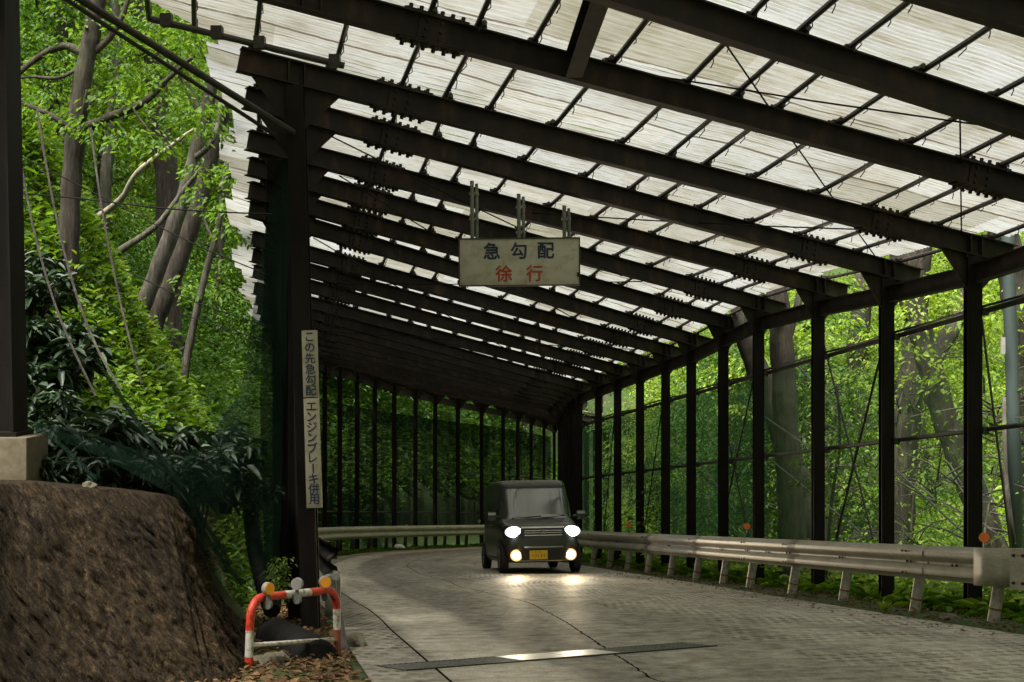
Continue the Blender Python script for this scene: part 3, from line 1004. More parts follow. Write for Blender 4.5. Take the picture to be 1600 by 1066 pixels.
for p0, p1, r in (((1382, 530), (1306, 842), 0.016), ((1288, 540), (1364, 842), 0.014), ((1178, 590), (1122, 850), 0.013), ((1118, 590), (1172, 850), 0.012), ((1034, 640), (1004, 850), 0.012), ((1534, 500), (1580, 860), 0.014), ((960, 650), (942, 850), 0.012)):
    mb = MB().tube([rwall(*p0), rwall(*p1)], r, 6)
    sh(mb.build('bracing_rod', M['pipe']))
for p0, p1 in (((1246, 570), (1306, 640)), ((1400, 735), (1520, 846)), ((1196, 712), (1345, 832)), ((1070, 690), (1150, 800)), ((1150, 620), (1265, 700))):
    mb = MB().tube([rwall(*p0, 0.22), rwall(*p1, 0.22)], 0.011, 6)
    sh(mb.build('bracing_rod', M['wirelight']))

# thin stay cables under the roof
for (k0, v0, k1_, v1, dz) in ((-1, 0.62, 2, 0.02, 0.2), (-1, 0.30, 1, 0.02, 0.2), (0, 0.6, -1, 0.05, 0.22), (2, 0.97, 4, 0.35, -0.02), (3, 0.93, 7, 0.15, -0.03), (6, 0.95, 10, 0.2, -0.03), (9, 0.9, 14, 0.2, -0.04), (4, 0.3, 8, 0.9, -0.02), (1, 0.1, 3, 0.6, 0.1), (11, 0.95, 17, 0.3, -0.05), (7, 0.1, 12, 0.9, -0.03)):
    a, b = fpt(k0, v0, dz), fpt(k1_, v1, dz)
    mb = MB().tube([a, (a * 2 + b) / 3 + Vector((0, 0, -0.02)), (a + b * 2) / 3 + Vector((0, 0, -0.02)), b], 0.008, 5)
    sh(mb.build('stay_cable', M['cable']))
# pipe lying across the roof edge, top left, and the long double brace to the front post
mb = MB()
pA, pB = at(236, 30, 11.5), at(538, 103, 11.6)
mb.tube([pA, pA.lerp(pB, 0.5), pB], 0.028, 9)
for t in (0.08, 0.34, 0.56, 0.95):
    mb.box(pA.lerp(pB, t) + Vector((0, 0, 0.02)), (0.09, 0.09, 0.10))
sh(mb.build('edge_pipe', M['pipe']))
mb = MB()
pA, pB = at(60, -42, 10.2), at(458, 207, 12.3)
mb.tube([pA, pB], 0.030, 9)
mb.tube([pA + Vector((0.0, 0.05, -0.06)), pB + Vector((-0.16, 0.02, -0.02))], 0.018, 7)
sh(mb.build('edge_pipe', M['pipe']))

# the stout front column on its concrete pedestal
cp = Vector((-3.50, 9.96, 0))
ctop = fpt(0, 1.305)
mb = MB().hbeam(Vector((cp.x - 0.09, cp.y, -0.655)), Vector((cp.x - 0.16, cp.y, ctop.z)), 0.30, 0.30, 0.016)
mb.box((cp.x - 0.09, cp.y, -0.645), (0.36, 0.36, 0.03))
sh(mb.build('post', M['steel_post']))
ped = MB().box((0, 0, 0), (0.46, 0.46, 0.62)).build('concrete_pedestal', M['concrete'])
ped.location = (cp.x - 0.05, cp.y, -0.97)
bevel(ped, 0.02)
tag(ped, 'square concrete pedestal with green moss at its foot under the thick steel column', 'pedestal')

# ------------------------------------------------------------ nets
def net_rows(pts_pairs, nu, nvv, wr=0.03):
    rows = []
    for j in range(nvv + 1):
        t = j / nvv
        r = []
        for i in range(len(pts_pairs) - 1):
            for q in range(nu):
                u = q / nu
                a = pts_pairs[i][0].lerp(pts_pairs[i + 1][0], u)
                b = pts_pairs[i][1].lerp(pts_pairs[i + 1][1], u)
                p = a.lerp(b, t)
                n = noise.noise(Vector((p.x * 1.7, p.y * 1.7, p.z * 0.6)))
                r.append(p + Vector((n * wr, n * wr, 0)))
        r.append(pts_pairs[-1][0].lerp(pts_pairs[-1][1], t))
        rows.append(r)
    return rows


def wall_net(ks, P, lo, hi, off, mat, name, label):
    pr = []
    for k in ks:
        x, y = P[k][0] + off[0], P[k][1] + off[1]
        pr.append((Vector((x, y, gz(x, y) + hi)), Vector((x, y, gz(x, y) + lo))))
    o = MB().grid(net_rows(pr, 6, 8)).build(name, mat, None, True)
    tag(o, label, 'net', 'safety nets hung on the shelter walls')
    return o


wall_net(range(1, 5), Rp, 0.25, 3.1, (0.16, 0.05), M['net_light'], 'safety_net', 'thin pale green net on the right wall behind the nearest guardrail')
wall_net(range(4, 15), Rp, 0.25, 3.1, (0.16, 0.05), M['net_green'], 'safety_net', 'dense green mesh net on the right wall just behind the oncoming van')
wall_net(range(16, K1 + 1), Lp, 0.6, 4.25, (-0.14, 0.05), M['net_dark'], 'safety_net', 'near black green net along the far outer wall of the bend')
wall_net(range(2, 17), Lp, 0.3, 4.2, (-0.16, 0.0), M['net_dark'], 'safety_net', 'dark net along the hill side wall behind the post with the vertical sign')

# torn net drooping from the front post to the pedestal
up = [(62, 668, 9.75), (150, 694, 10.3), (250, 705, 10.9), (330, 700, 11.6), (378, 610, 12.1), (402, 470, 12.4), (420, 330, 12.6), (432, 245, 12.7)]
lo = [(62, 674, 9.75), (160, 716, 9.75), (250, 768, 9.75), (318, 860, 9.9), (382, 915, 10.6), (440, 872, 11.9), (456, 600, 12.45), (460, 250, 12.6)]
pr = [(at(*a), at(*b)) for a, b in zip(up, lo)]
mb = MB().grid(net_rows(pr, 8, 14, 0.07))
o = mb.build('torn_net', M['net_drape'], None, True)
tag(o, 'torn dark green net drooping between the front post and the concrete pedestal', 'net', 'safety nets hung on the shelter walls')
mb = MB()
for pts in ([(58, 664, 9.72), (120, 676, 9.8), (200, 702, 9.9), (275, 752, 9.95), (330, 850, 10.1), (378, 912, 10.6)], [(58, 668, 9.7), (100, 700, 9.55), (150, 750, 9.3)], [(150, 560, 10.4), (215, 660, 10.2), (285, 762, 9.95), (360, 880, 10.4)]):
    mb.tube([at(*q) for q in catmull([Vector(p) for p in pts], 4)], 0.016, 6)
mb.build('net_hem', M['net_drape'], o)
fold = []
for j in range(15):
    t = j / 14
    r = []
    for i in range(29):
        u = i / 28
        px = (418 + 40 * u) * (1 - t) + (398 + 62 * u) * t if t < 0.6 else (418 + 40 * u) * 0.4 + (398 + 62 * u) * 0.6 + (t - 0.6) * (20 - 10 * u)
        py = 250 + (640 + 40 * math.sin(u * 3)) * t
        r.append(at(px, py, 12.75 + 0.16 * (1 if i % 2 else -1) * (0.5 + 0.5 * t) + 0.05 * math.sin(t * 9 + i)))
    fold.append(r)
MB().grid(fold).build('net_fold', M['net_fold'], o, True)

# ------------------------------------------------------------ stone retaining wall
top = [(-260, 735, 5.6), (-120, 745, 6.9), (0, 755, 8.0), (60, 757, 8.4), (130, 763, 8.8), (200, 769, 9.2), (250, 775, 9.5), (271, 778, 9.70), (279, 781, 9.80), (284, 792, 10.1), (296, 812, 10.9), (300, 822, 11.4)]
bot = [(-420, 1400, 4.4), (-220, 1330, 5.2), (-40, 1260, 6.2), (50, 1220, 6.7), (140, 1180, 7.2), (230, 1140, 7.7), (310, 1100, 8.2), (350, 1080, 8.5), (368, 1066, 8.75), (374, 1040, 9.3), (380, 1020, 9.9), (388, 1000, 10.6)]
topc = catmull([at(*q) for q in top], 26)
botc = catmull([at(*q) for q in bot], 26)
rows, uu = [], []
NVW = 110
ucum = 0
for i, (a, b) in enumerate(zip(topc, botc)):
    if i:
        ucum += (a - topc[i - 1]).length * 0.5 + (b - botc[i - 1]).length * 0.5
    out = Vector((0.34, -0.94, 0)) if i < 174 else Vector((0.9, -0.4, 0))
    r, u = [], []
    back = a + Vector((-0.34, 0.94, 0)) * 0.45 + Vector((0, 0, -0.02))
    r.append(back); u.append((ucum, 1.7))
    for j in range(NVW + 1):
        t = j / NVW
        p = a.lerp(b, t)
        p += out * (-0.10 * math.sin(t * math.pi) * (0.4 if i < 165 else 1.0))
        q = Vector((p.x * 5 + p.z * 2.2, p.y * 5, p.z * 2.0))
        q2 = Vector((p.x * 9 + p.z * 5.0, p.y * 9, p.z * 4.0))
        n = noise.noise(q) * 0.035 + abs(noise.noise(q2)) * 0.095 + abs(noise.noise(q2 * 2.3 + Vector((3, 1, 2)))) * 0.045 + noise.noise(q2 * 5.1) * 0.014
        edge = min(1, t * 9)
        p += out * n * edge + Vector((0, 0, 0.02 * noise.noise(Vector((p.x * 4, p.y * 4, 0))) * (1 - t)))
        r.append(p); u.append((ucum, 1.25 * (1 - t)))
    rows.append(r); uu.append(u)
mb = MB().grid(rows, flip=True)
o = mb.build('stone_wall', M['stone'], None, True)
ul = o.data.uv_layers.new(name='UVMap')
fl = [x for r in uu for x in r]
for lp in o.data.loops:
    ul.data[lp.index].uv = fl[lp.vertex_index]
tag(o, 'rough dark brown retaining wall of chiselled stone below the concrete pedestal', 'wall')

# ------------------------------------------------------------ guardrails
WPROF = [(0.0, 0.0), (0.012, 0.03), (0.062, 0.055), (0.070, 0.09), (0.060, 0.125), (0.012, 0.155), (0.005, 0.175), (0.012, 0.195), (0.060, 0.225), (0.070, 0.26), (0.062, 0.295), (0.012, 0.32), (0.0, 0.35)]


def wbeam(path, inward, z0, thick=0.012):
    """W profile swept along a path; inward points from the rail to the road"""
    rows, rb = [], []
    for p, n in zip(path, inward):
        g0 = gz(p.x, p.y)
        rows.append([Vector((p.x, p.y, g0 + z0 + z)) + n * o_ for o_, z in WPROF])
        rb.append([Vector((p.x, p.y, g0 + z0 + z)) + n * (o_ - thick) for o_, z in WPROF])
    mb = MB()
    full = [a + b[::-1] + [a[0]] for a, b in zip(rows, rb)]
    mb.grid(full)
    return mb


def rail_path(pts):
    nrm = []
    for i in range(len(pts)):
        d = (pts[min(i + 1, len(pts) - 1)] - pts[max(i - 1, 0)]).normalized()
        nrm.append(Vector((-d.y, d.x, 0)))
    return nrm


def reflector(par, base, mat, face, r=0.05, stem=0.11):
    st = MB().tube([base, base + Vector((0, 0, stem))], 0.009, 6).build('reflector_stem', M['galv'], par)
    c = base + Vector((0, 0, stem + r))
    MB().disc(c, face, r, 0.022, 20).disc(c + Vector(face).normalized() * 0.012, face, r * 0.86, 0.006, 20).build('reflector_disc', mat, st)


# right rail, local frame at the world origin of its first post
railp = [(1553, 14.05), (1430, 15.75), (1318, 17.6), (1238, 19.6), (1172, 21.5), (1130, 23.0), (1088, 24.6), (1048, 26.2), (1012, 27.8), (980, 29.4), (952, 31.0), (926, 32.8)]
pts = []
for px, Y in railp:
    kk_ = (px - 800) / F
    Y = (4.76 - 0.45 + T10 * 14.7) / (kk_ + T10)
    pts.append(Vector((kk_ * Y, Y, 0)))
for k in (12, 13, 14, 15, 16, 17):
    a_, b_ = Vector(Rp[k]), Vector(Lp[k])
    q_ = a_ + (b_ - a_).normalized() * 0.42
    pts.append(Vector((q_.x, q_.y, 0)))
gr = empty('guardrail', (0, 0, 0), (0, 0, 0), 'long weathered steel guardrail along the right edge of the road behind the van', 'guardrail')
Z0 = 0.355
segs = [(0, 1), (1, 3), (3, 4), (4, 6), (6, 8), (8, 11), (11, 14), (14, 17)]
allp = catmull(pts, 6)
nr = rail_path(allp)
for i0, i1 in segs:
    a, b = i0 * 6, i1 * 6
    ov = 1 if i0 else 0
    path = allp[a - ov:b + 1]
    nn = nr[a - ov:b + 1]
    sh_ = 0.006 if (i0 % 2) else 0.0
    path = [p + n * sh_ for p, n in zip(path, nn)]
    o = wbeam(path, nn, Z0).build('rail_beam', M['rail'], gr, False)
    auto_smooth(o, 50)
    bl = MB()
    for (idx, dd) in ((a + 0, 0.07), (a + 0, 0.16), ((a + b) // 2, 0.0), ((a + b) // 2, 0.09)):
        for z in ((0.06, 0.175, 0.29) if idx == a else (0.165,)):
            q = allp[idx] + (allp[min(idx + 1, len(allp) - 1)] - allp[idx]).normalized() * dd
            n = nr[idx]
            dep = 0.066 if z != 0.175 and z != 0.165 else 0.012
            c = Vector((q.x, q.y, gz(q.x, q.y) + Z0 + z)) + n * (dep + 0.006)
            bl.tube([c - n * 0.004, c + n * 0.012], 0.013, 6)
    sub(bl.build('rail_bolt', M['bolt']), o)
for i, p in enumerate(pts):
    n = nr[min(i * 6, len(nr) - 1)]
    foot = Vector((p.x, p.y, gz(p.x, p.y) - 0.12)) - n * 0.10 + Vector((-0.12, 0, 0))
    topv = Vector((p.x, p.y, gz(p.x, p.y) + Z0 + 0.33)) - n * 0.075 + Vector((0.03, 0, 0))
    o = MB().tube([foot, foot.lerp(topv, 0.5), topv], 0.057, 14).build('rail_post', M['railpost'], gr, True)
    auto_smooth(o, 60)
    sub(MB().tube([foot.lerp(topv, 0.30), foot.lerp(topv, 0.325)], 0.0585, 14).build('rust_band', M['rust']), o)
# rounded end wing of the rail
e = pts[0]; n = nr[0]
dirn = (pts[0] - pts[1]).normalized()
rows = []
for i in range(13):
    th = i / 12
    ang = th * R(150)
    rad = 0.16
    q = e + dirn * (0.02 + rad * math.sin(ang)) - n * (rad * (1 - math.cos(ang))) + n * 0.07
    rows.append([Vector((q.x, q.y, gz(q.x, q.y) + Z0 - 0.005 + z)) for z in (0, 0.12, 0.24, 0.36)])
pl = [[Vector((*(e - dirn * d + n * 0.082).xy, gz(*(e - dirn * d).xy) + Z0 - 0.005 + z)) for z in (0, 0.12, 0.24, 0.36)] for d in (0.22, 0.0)]
mb = MB().grid(pl + rows)
o = mb.build('end_wing', M['rail'], gr, True)
md = o.modifiers.new('t', 'SOLIDIFY'); md.thickness = 0.008
for (px, py, Y) in ((1538, 853, 13.45), (1167, 831, 20.3), (982, 826, 26.9)):
    q = at(px, py, Y)
    reflector(gr, q + Vector((0, 0, -0.02)), M['orange'], (-0.1, -1, 0.05), 0.048, 0.05)

# the next rail begins at the right border
g2 = empty('guardrail', (0, 0, 0), (0, 0, 0), 'short cut off end of a second guardrail at the right border of the view', 'guardrail')
pts2 = [Vector((4.62, 12.95, 0)), Vector((4.82, 12.1, 0)), Vector((5.2, 10.6, 0)), Vector((5.8, 8.6, 0)), Vector((6.3, 5.6, 0))][::-1]
a2 = catmull(pts2, 5)
n2 = rail_path(a2)
o = wbeam(a2, n2, Z0).build('rail_beam', M['rail'], g2); auto_smooth(o, 50)
q = a2[-1]; n = n2[-1]; d = (a2[-1] - a2[-2]).normalized()
mb = MB()
pl = [[Vector((*(q + d * t + n * 0.085).xy, gz(*(q + d * t).xy) + Z0 - 0.01 + z)) for z in (0, 0.185, 0.37)] for t in (-0.35, -0.06, 0.02)]
mb.grid(pl)
o = mb.build('end_plate', M['rail'], g2); md = o.modifiers.new('t', 'SOLIDIFY'); md.thickness = 0.01
bl = MB()
for t, z in ((-0.05, 0.05), (-0.05, 0.30), (-0.2, 0.05), (-0.2, 0.30)):
    c = Vector((*(q + d * t + n * 0.095).xy, gz(*(q + d * t).xy) + Z0 + z))
    bl.tube([c - n * 0.01, c + n * 0.012], 0.014, 6)
sub(bl.build('rail_bolt', M['bolt']), o)
for p in pts2[:-1]:
    foot = Vector((p.x + 0.08, p.y, gz(p.x, p.y) - 0.12))
    o = MB().tube([foot, foot + Vector((0.03, 0, 0.76))], 0.057, 14).build('rail_post', M['railpost'], g2, True)
    auto_smooth(o, 60)

# far rail along the outer wall of the bend
g3 = empty('guardrail', (0, 0, 0), (0, 0, 0), 'curving guardrail along the far outer wall of the bend', 'guardrail')
p3 = []
for k in range(12, K1 + 1):
    a, b = Vector(Rp[k]), Vector(Lp[k])
    q = b + (a - b).normalized() * 0.42
    p3.append(Vector((q.x, q.y, 0)))
a3 = catmull(p3, 3)
n3 = [-n for n in rail_path(a3)]
mb = wbeam(a3, n3, 0.38)
o = mb.build('rail_beam', M['rail'], g3); auto_smooth(o, 50)
for i, p in enumerate(p3):
    foot = Vector((p.x, p.y, gz(p.x, p.y) - 0.1)) - n3[i * 3] * 0.05 + Vector((-0.04, 0, 0))
    MB().tube([foot, foot + Vector((0.04, 0, 0.72))], 0.057, 8).build('rail_post', M['plank'], g3, True)
for px, py, Y in ((520, 832, 39.6), (635, 826, 44.9), (749, 818, 49.6)):
    reflector(g3, at(px, py, Y) + Vector((0, 0, -0.05)), M['greyplastic'], (0.1, -1, 0), 0.05, 0.08)

# near left rail end, seen end on beside the hoop
g4 = empty('guardrail_end', (0, 0, 0), (0, 0, 0), 'folded grey guardrail end plate at the foot of the front post behind the hoop barrier', 'guardrail')
p4 = [at(516, 905, 13.0), at(505, 890, 14.6), at(497, 880, 17.0), at(489, 872, 20)]
p4 = [Vector((p.x, p.y, 0)) for p in p4]
a4 = catmull(p4, 4)
o = wbeam(a4, [-n for n in rail_path(a4)], 0.42).build('rail_beam', M['plank'], g4); auto_smooth(o, 50)
rows = []
for i in range(9):
    ang = R(-20 + i * 24)
    c = at(519, 930, 11.9)
    rows.append([c + Vector((0.085 * math.sin(ang) - 0.02, -0.09 * math.cos(ang), z)) for z in (-0.16, 0.0, 0.16, 0.19)])
o = MB().grid(rows).build('end_wing', M['galv'], g4, True); md = o.modifiers.new('t', 'SOLIDIFY'); md.thickness = 0.008
c = at(521, 915, 11.75)
reflector(g4, c + Vector((0.02, 0, -0.02)), M['greyplastic'], (0.1, -1, 0), 0.035, 0.06)

# ------------------------------------------------------------ hoop barrier
hb = empty('hoop_barrier', tuple(at(388, 1050, 9.35)), (0, 0, 0), 'red and white striped hoop barrier with round reflectors at the foot of the stone wall', 'barrier')
hl_ = Vector(hb.location)
A = at(388, 1062, 9.35) - hl_
B = at(527, 1032, 10.3) - hl_
At = at(392, 935, 9.35) - hl_
Bt = at(526, 921, 10.3) - hl_
path = []
r_ = 0.13
dirh = (Bt - At).normalized()
dA = (At - A).normalized(); dB = (Bt - B).normalized()
path += [A.lerp(At, t) for t in np.linspace(0, 1 - r_ / (At - A).length, 8)]
cA = At - dA * r_ + dirh * r_
for i in range(1, 8):
    th = i / 8 * math.pi / 2
    path.append(cA - dirh * r_ * math.cos(th) + dA * r_ * math.sin(th))
path += [(At + dirh * r_).lerp(Bt - dirh * r_, t) for t in np.linspace(0, 1, 10)]
cB = Bt - dB * r_ - dirh * r_
for i in range(1, 8):
    th = i / 8 * math.pi / 2
    path.append(cB + dirh * r_ * math.sin(th) + dB * r_ * math.cos(th))
path += [(Bt - dB * r_).lerp(B, t) for t in np.linspace(0, 1, 8)]
# arc-length resample, then colour bands
P = np.array([tuple(p) for p in path])
cl = np.concatenate([[0], np.cumsum(np.linalg.norm(np.diff(P, axis=0), axis=1))])
NS = 160
tt = np.linspace(0, cl[-1], NS)
P2 = np.stack([np.interp(tt, cl, P[:, i]) for i in range(3)], 1)
mb = MB().tube([Vector(p) for p in P2], 0.028, 16)
L1 = (At - A).length
tot = cl[-1]
topL = (Bt - At).length
bands = [(0, 0.145, 0), (0.145, 0.33, 1), (0.33, L1 + 0.02 + topL * 0.28, 0), (L1 + 0.02 + topL * 0.28, L1 + topL * 0.66 - 0.06, 1), (L1 + topL * 0.66 - 0.06, tot - 0.37, 0), (tot - 0.37, tot - 0.22, 1), (tot - 0.22, tot + 1, 2)]
for i in range(NS - 1):
    c = (tt[i] + tt[i + 1]) / 2
    mi = [b_[2] for b_ in bands if b_[0] <= c < b_[1]]
    for q in range(16):
        mb.m[i * 16 + q] = mi[0] if mi else 0
o = mb.build('hoop', [M['redpaint'], M['whitepaint'], M['oldred']], hb, True)
auto_smooth(o, 60)
MB().tube([A.lerp(At, 0.42), B.lerp(Bt, 0.30)], 0.016, 10).build('crossbar', M['whitepaint'], hb, True)
for px, py, Y, mt, fc in ((304 / 1345 * 260 + 360, 942, 9.45, 'amber', (0.75, -0.65, 0)), (540 / 1345 * 260 + 360, 934, 9.75, 'greyplastic', (-0.15, -1, 0.02)), (764 / 1345 * 260 + 360, 930, 10.15, 'amber', (0.45, -0.9, 0))):
    base = at(px, py, Y) - hl_
    ring = MB().tube([base - dirh * 0.012 - Vector((0, 0, 0.012)), base + dirh * 0.012 - Vector((0, 0, 0.012))], 0.0315, 14)
    ring.box(base + Vector((0, 0, 0.035)), (0.022, 0.02, 0.05))
    cl_ = ring.build('reflector_clamp', M['galv'], hb)
    c = base + Vector((0, 0, 0.095))
    f = Vector(fc).normalized()
    rr = 0.042 if mt == 'amber' else 0.041
    MB().disc(c, f, rr, 0.035, 24).build('reflector_housing', M['greyplastic'], hb)
    MB().disc(c + f * 0.019, f, rr * 0.93, 0.006, 24).build('reflector_disc', M[mt], hb)

# ------------------------------------------------------------ things round the hoop
def rock(name, c, sz, label, seed, mat='rock', cat='rock'):
    bm = bmesh.new()
    bmesh.ops.create_icosphere(bm, subdivisions=4, radius=1.0)
    for v in bm.verts:
        n = noise.noise(v.co * 1.3 + Vector((seed, 0, 0))) * 0.35 + noise.noise(v.co * 3.1 + Vector((0, seed, 0))) * 0.16 + noise.noise(v.co * 8 + Vector((seed, seed, 0))) * 0.06
        v.co *= 1 + n
        v.co = Vector((v.co.x * sz[0], v.co.y * sz[1], v.co.z * sz[2]))
    me = bpy.data.meshes.new(name); bm.to_mesh(me); bm.free()
    o = link(name, me, M[mat], None, True)
    o.location = c
    o.rotation_euler = (0, 0, seed)
    return tag(o, label, cat)


rock('rock', at(425, 1042, 9.7), (0.19, 0.14, 0.10), 'flat pale brown rock under the crossbar of the hoop barrier', 1.7)
rock('rock', at(407, 1052, 9.5), (0.08, 0.07, 0.045), 'small brown stone lying right of the hoop barrier left foot', 4.1)
rock('rock', at(552, 1012, 11.2), (0.12, 0.40, 0.11), 'long mossy rock forming a kerb between the hoop barrier and the gutter', 0.35)
rock('rock', at(1485, 968, 14.0), (0.16, 0.10, 0.05), 'low stone in the soil between the two nearest guardrail posts', 2.2)
rock('rock', at(139, 762, 9.1), (0.05, 0.05, 0.04), 'small pale stone on top of the stone retaining wall', 3.3)
sl = MB().box((0, 0, 0), (0.24, 0.22, 0.09)).build('concrete_block', M['concrete'])
sl.location = at(514, 1046, 10.0); sl.rotation_euler = (R(6), R(4), R(24)); bevel(sl, 0.015)
tag(sl, 'broken concrete block at the right foot of the hoop barrier', 'block')
pk = MB().bar(at(529, 965, 11.0), at(541, 1036, 10.35), 0.05, 0.09).build('leaning_plank', M['plank'])
tag(pk, 'dark board leaning behind the right leg of the hoop barrier', 'plank')
# corrugated drain pipes
def corr(name, pts, r, label, n=90):
    cp_ = catmull([Vector(p) for p in pts], 30)
    rad = [r * (1 + 0.10 * (1 if math.sin(i * 1.25) > 0 else 0)) for i in range(len(cp_))]
    o = MB().tube(cp_, rad, 18).build(name, M['blackplastic'], None, True)
    auto_smooth(o, 35)
    return tag(o, label, 'pipe')


corr('drain_pipe', [at(430, 1000, 11.5), at(455, 1012, 10.9), at(482, 1026, 10.3), at(496, 1040, 9.95)], 0.155, 'thick black corrugated drain pipe ending inside the hoop barrier')
corr('drain_pipe', [at(392, 800, 13.2), at(398, 855, 12.9), at(412, 915, 12.6), at(426, 955, 12.3)], 0.070, 'thinner black corrugated pipe coming down the bank behind the torn net')

# ------------------------------------------------------------ drain channel across the road
dA_, dB_ = onroad(612, 1045), onroad(1095, 1007.5)
dd_ = (dB_ - dA_); Ld = dd_.length
ax = dd_.normalized()
rz = math.atan2(ax.y, ax.x)
dc = empty('drain_channel', tuple(dA_), (0, 0, 0), 'narrow steel grate channel crossing the road with two pale cover plates', 'drain')
nrm2 = Vector((ax.y, -ax.x, G * ax.x)).normalized()
if nrm2.y > 0: nrm2 = -nrm2
nrm2 = Vector((nrm2.x, nrm2.y, -G * nrm2.y))
upv = Vector((0, G, 1)).normalized()


def dl_(t, wv, z=0.0):
    return ax * t + nrm2 * wv + upv * z


pl0 = (onroad(788, 1030) - dA_).dot(ax)
pl1 = (onroad(946, 1019) - dA_).dot(ax)
fr = MB()
for wv in (-0.175, 0.175):
    fr.bar(dl_(0, wv, 0.006), dl_(Ld, wv, 0.006), 0.016, 0.006, upv)
fr.build('grate_frame', M['pipe'], dc)
fr = MB().bar(dl_(0, 0, 0.0035), dl_(Ld, 0, 0.0035), 0.34, 0.002, upv).build('channel_bed', M['bolt'], dc)
gbs = [MB(), MB()]
t = 0.015
while t < Ld:
    gb = gbs[0 if t < pl0 else 1]
    if not (pl0 < t < pl1):
        gb.bar(dl_(t, -0.166, 0.0065), dl_(t, 0.166, 0.0065), 0.016, 0.004, upv)
    t += 0.045
for wv in (-0.085, 0.0, 0.085):
    gbs[0].bar(dl_(0, wv, 0.0058), dl_(pl0, wv, 0.0058), 0.008, 0.003, upv)
    gbs[1].bar(dl_(pl1, wv, 0.0058), dl_(Ld, wv, 0.0058), 0.008, 0.003, upv)
for gb in gbs:
    gb.build('grating', M['galv'], dc)
for a, b in ((pl0, (pl0 + pl1) / 2 - 0.006), ((pl0 + pl1) / 2 + 0.006, pl1)):
    MB().bar(dl_(a, 0, 0.007), dl_(b, 0, 0.007), 0.32, 0.006, upv).build('cover_plate', M['coverplate'], dc)

# ------------------------------------------------------------ signs
def glyphs(text, size, mat, name, parent, loc_list, ext=0.004, heavy=0.0, y0=0.0):
    """solid letters, each a child of its sign; loc_list gives (x, z) of each letter centre; letters face -Y"""
    for ch, (cx, cz, rt) in zip(text, loc_list):
        cu = bpy.data.curves.new('letter', 'FONT')
        cu.body = ch
        cu.size = size
        cu.align_x = 'CENTER'; cu.align_y = 'CENTER'
        cu.extrude = ext
        cu.resolution_u = 4
        ob = bpy.data.objects.new('letter', cu)
        COL.objects.link(ob)
        dg = bpy.context.evaluated_depsgraph_get()
        me = bpy.data.meshes.new_from_object(ob.evaluated_get(dg))
        co = np.array([v.co[:] for v in me.vertices])
        ctr = (co.min(0) + co.max(0)) / 2
        co = co - np.array([ctr[0], ctr[1], 0])
        if rt:
            co = co[:, [1, 0, 2]]
        vs, fs = [], []
        # a few slightly shifted layers make the strokes as heavy as brushed signwriting
        for li, (ox, oz) in enumerate(((0, 0), (heavy, 0), (-heavy, 0), (0, heavy), (0, -heavy))):
            b = len(vs)
            vs += [(c[0] + ox, -c[2] - li * 0.0003, c[1] + oz) for c in co]
            fs += [tuple(b + i for i in p.vertices) for p in me.polygons]
        bpy.data.objects.remove(ob); bpy.data.curves.remove(cu); bpy.data.meshes.remove(me)
        m2 = bpy.data.meshes.new(name)
        m2.from_pydata(vs, [], fs)
        o = link(name, m2, mat, parent)
        o.location = (cx, y0, cz)


# hanging sign
Ys = 15.75
c = at(811.5, 409.5, Ys)
k_ = Ys / F
sg = empty('hanging_sign', tuple(c), (0, R(-0.4), R(-1.5)), 'cream sign board with blue and red Japanese characters hanging from a rafter', 'sign')
bd = MB().box((0, 0, 0), (187 * k_, 0.03, 73 * k_)).build('sign_board', M['sign'], sg); bevel(bd, 0.006)
eb = MB()
for sx_, sz_, cx, cz in ((187 * k_ + 0.02, 0.014, 0, 36.8 * k_), (187 * k_ + 0.02, 0.014, 0, -36.8 * k_), (0.014, 73 * k_, 94 * k_, 0), (0.014, 73 * k_, -94 * k_, 0)):
    eb.box((cx, -0.004, cz), (sx_, 0.042, sz_))
eb.build('sign_rim', M['signedge'], sg)
glyphs('急勾配', 27.5 * k_, M['navy'], 'blue_character', sg, [((768.5 - 811.5) * k_, (409.5 - 392) * k_, 0), ((810.5 - 811.5) * k_, (409.5 - 392) * k_, 0), ((853 - 811.5) * k_, (409.5 - 392) * k_, 0)], 0.002, 0.0045, -0.0165)
glyphs('徐行', 27 * k_, M['redletter'], 'red_character', sg, [((787 - 811.5) * k_, (409.5 - 427.5) * k_, 0), ((835 - 811.5) * k_, (409.5 - 427.5) * k_, 0)], 0.002, 0.0045, -0.0165)
for px, py in ((738, 282), (811, 303), (882, 322)):
    hp = MB()
    tp = at(px, py, Ys + 0.05) - c
    hp.tube([(tp.x, 0.05, 30 * k_), (tp.x, 0.05, tp.z)], 0.023, 10)
    hp.tube([(tp.x + 0.05, 0.07, 34 * k_), (tp.x + 0.05, 0.07, tp.z - 0.03)], 0.018, 8)
    for dz in (-0.14, -0.42):
        hp.box((tp.x + 0.02, 0.09, tp.z + dz), (0.105, 0.11, 0.025))
    hp.build('hanger_pipe', M['galv'], sg)
# crumpled corner and brackets
hp = MB()
for px, py in ((903, 430), (716, 441)):
    q = at(px, py, Ys) - c
    hp.box((q.x, -0.012, q.z), (0.02, 0.05, 0.05))
hp.build('sign_bracket', M['bolt'], sg)

# vertical signs on the front post
Yv = 12.22
kv = Yv / F


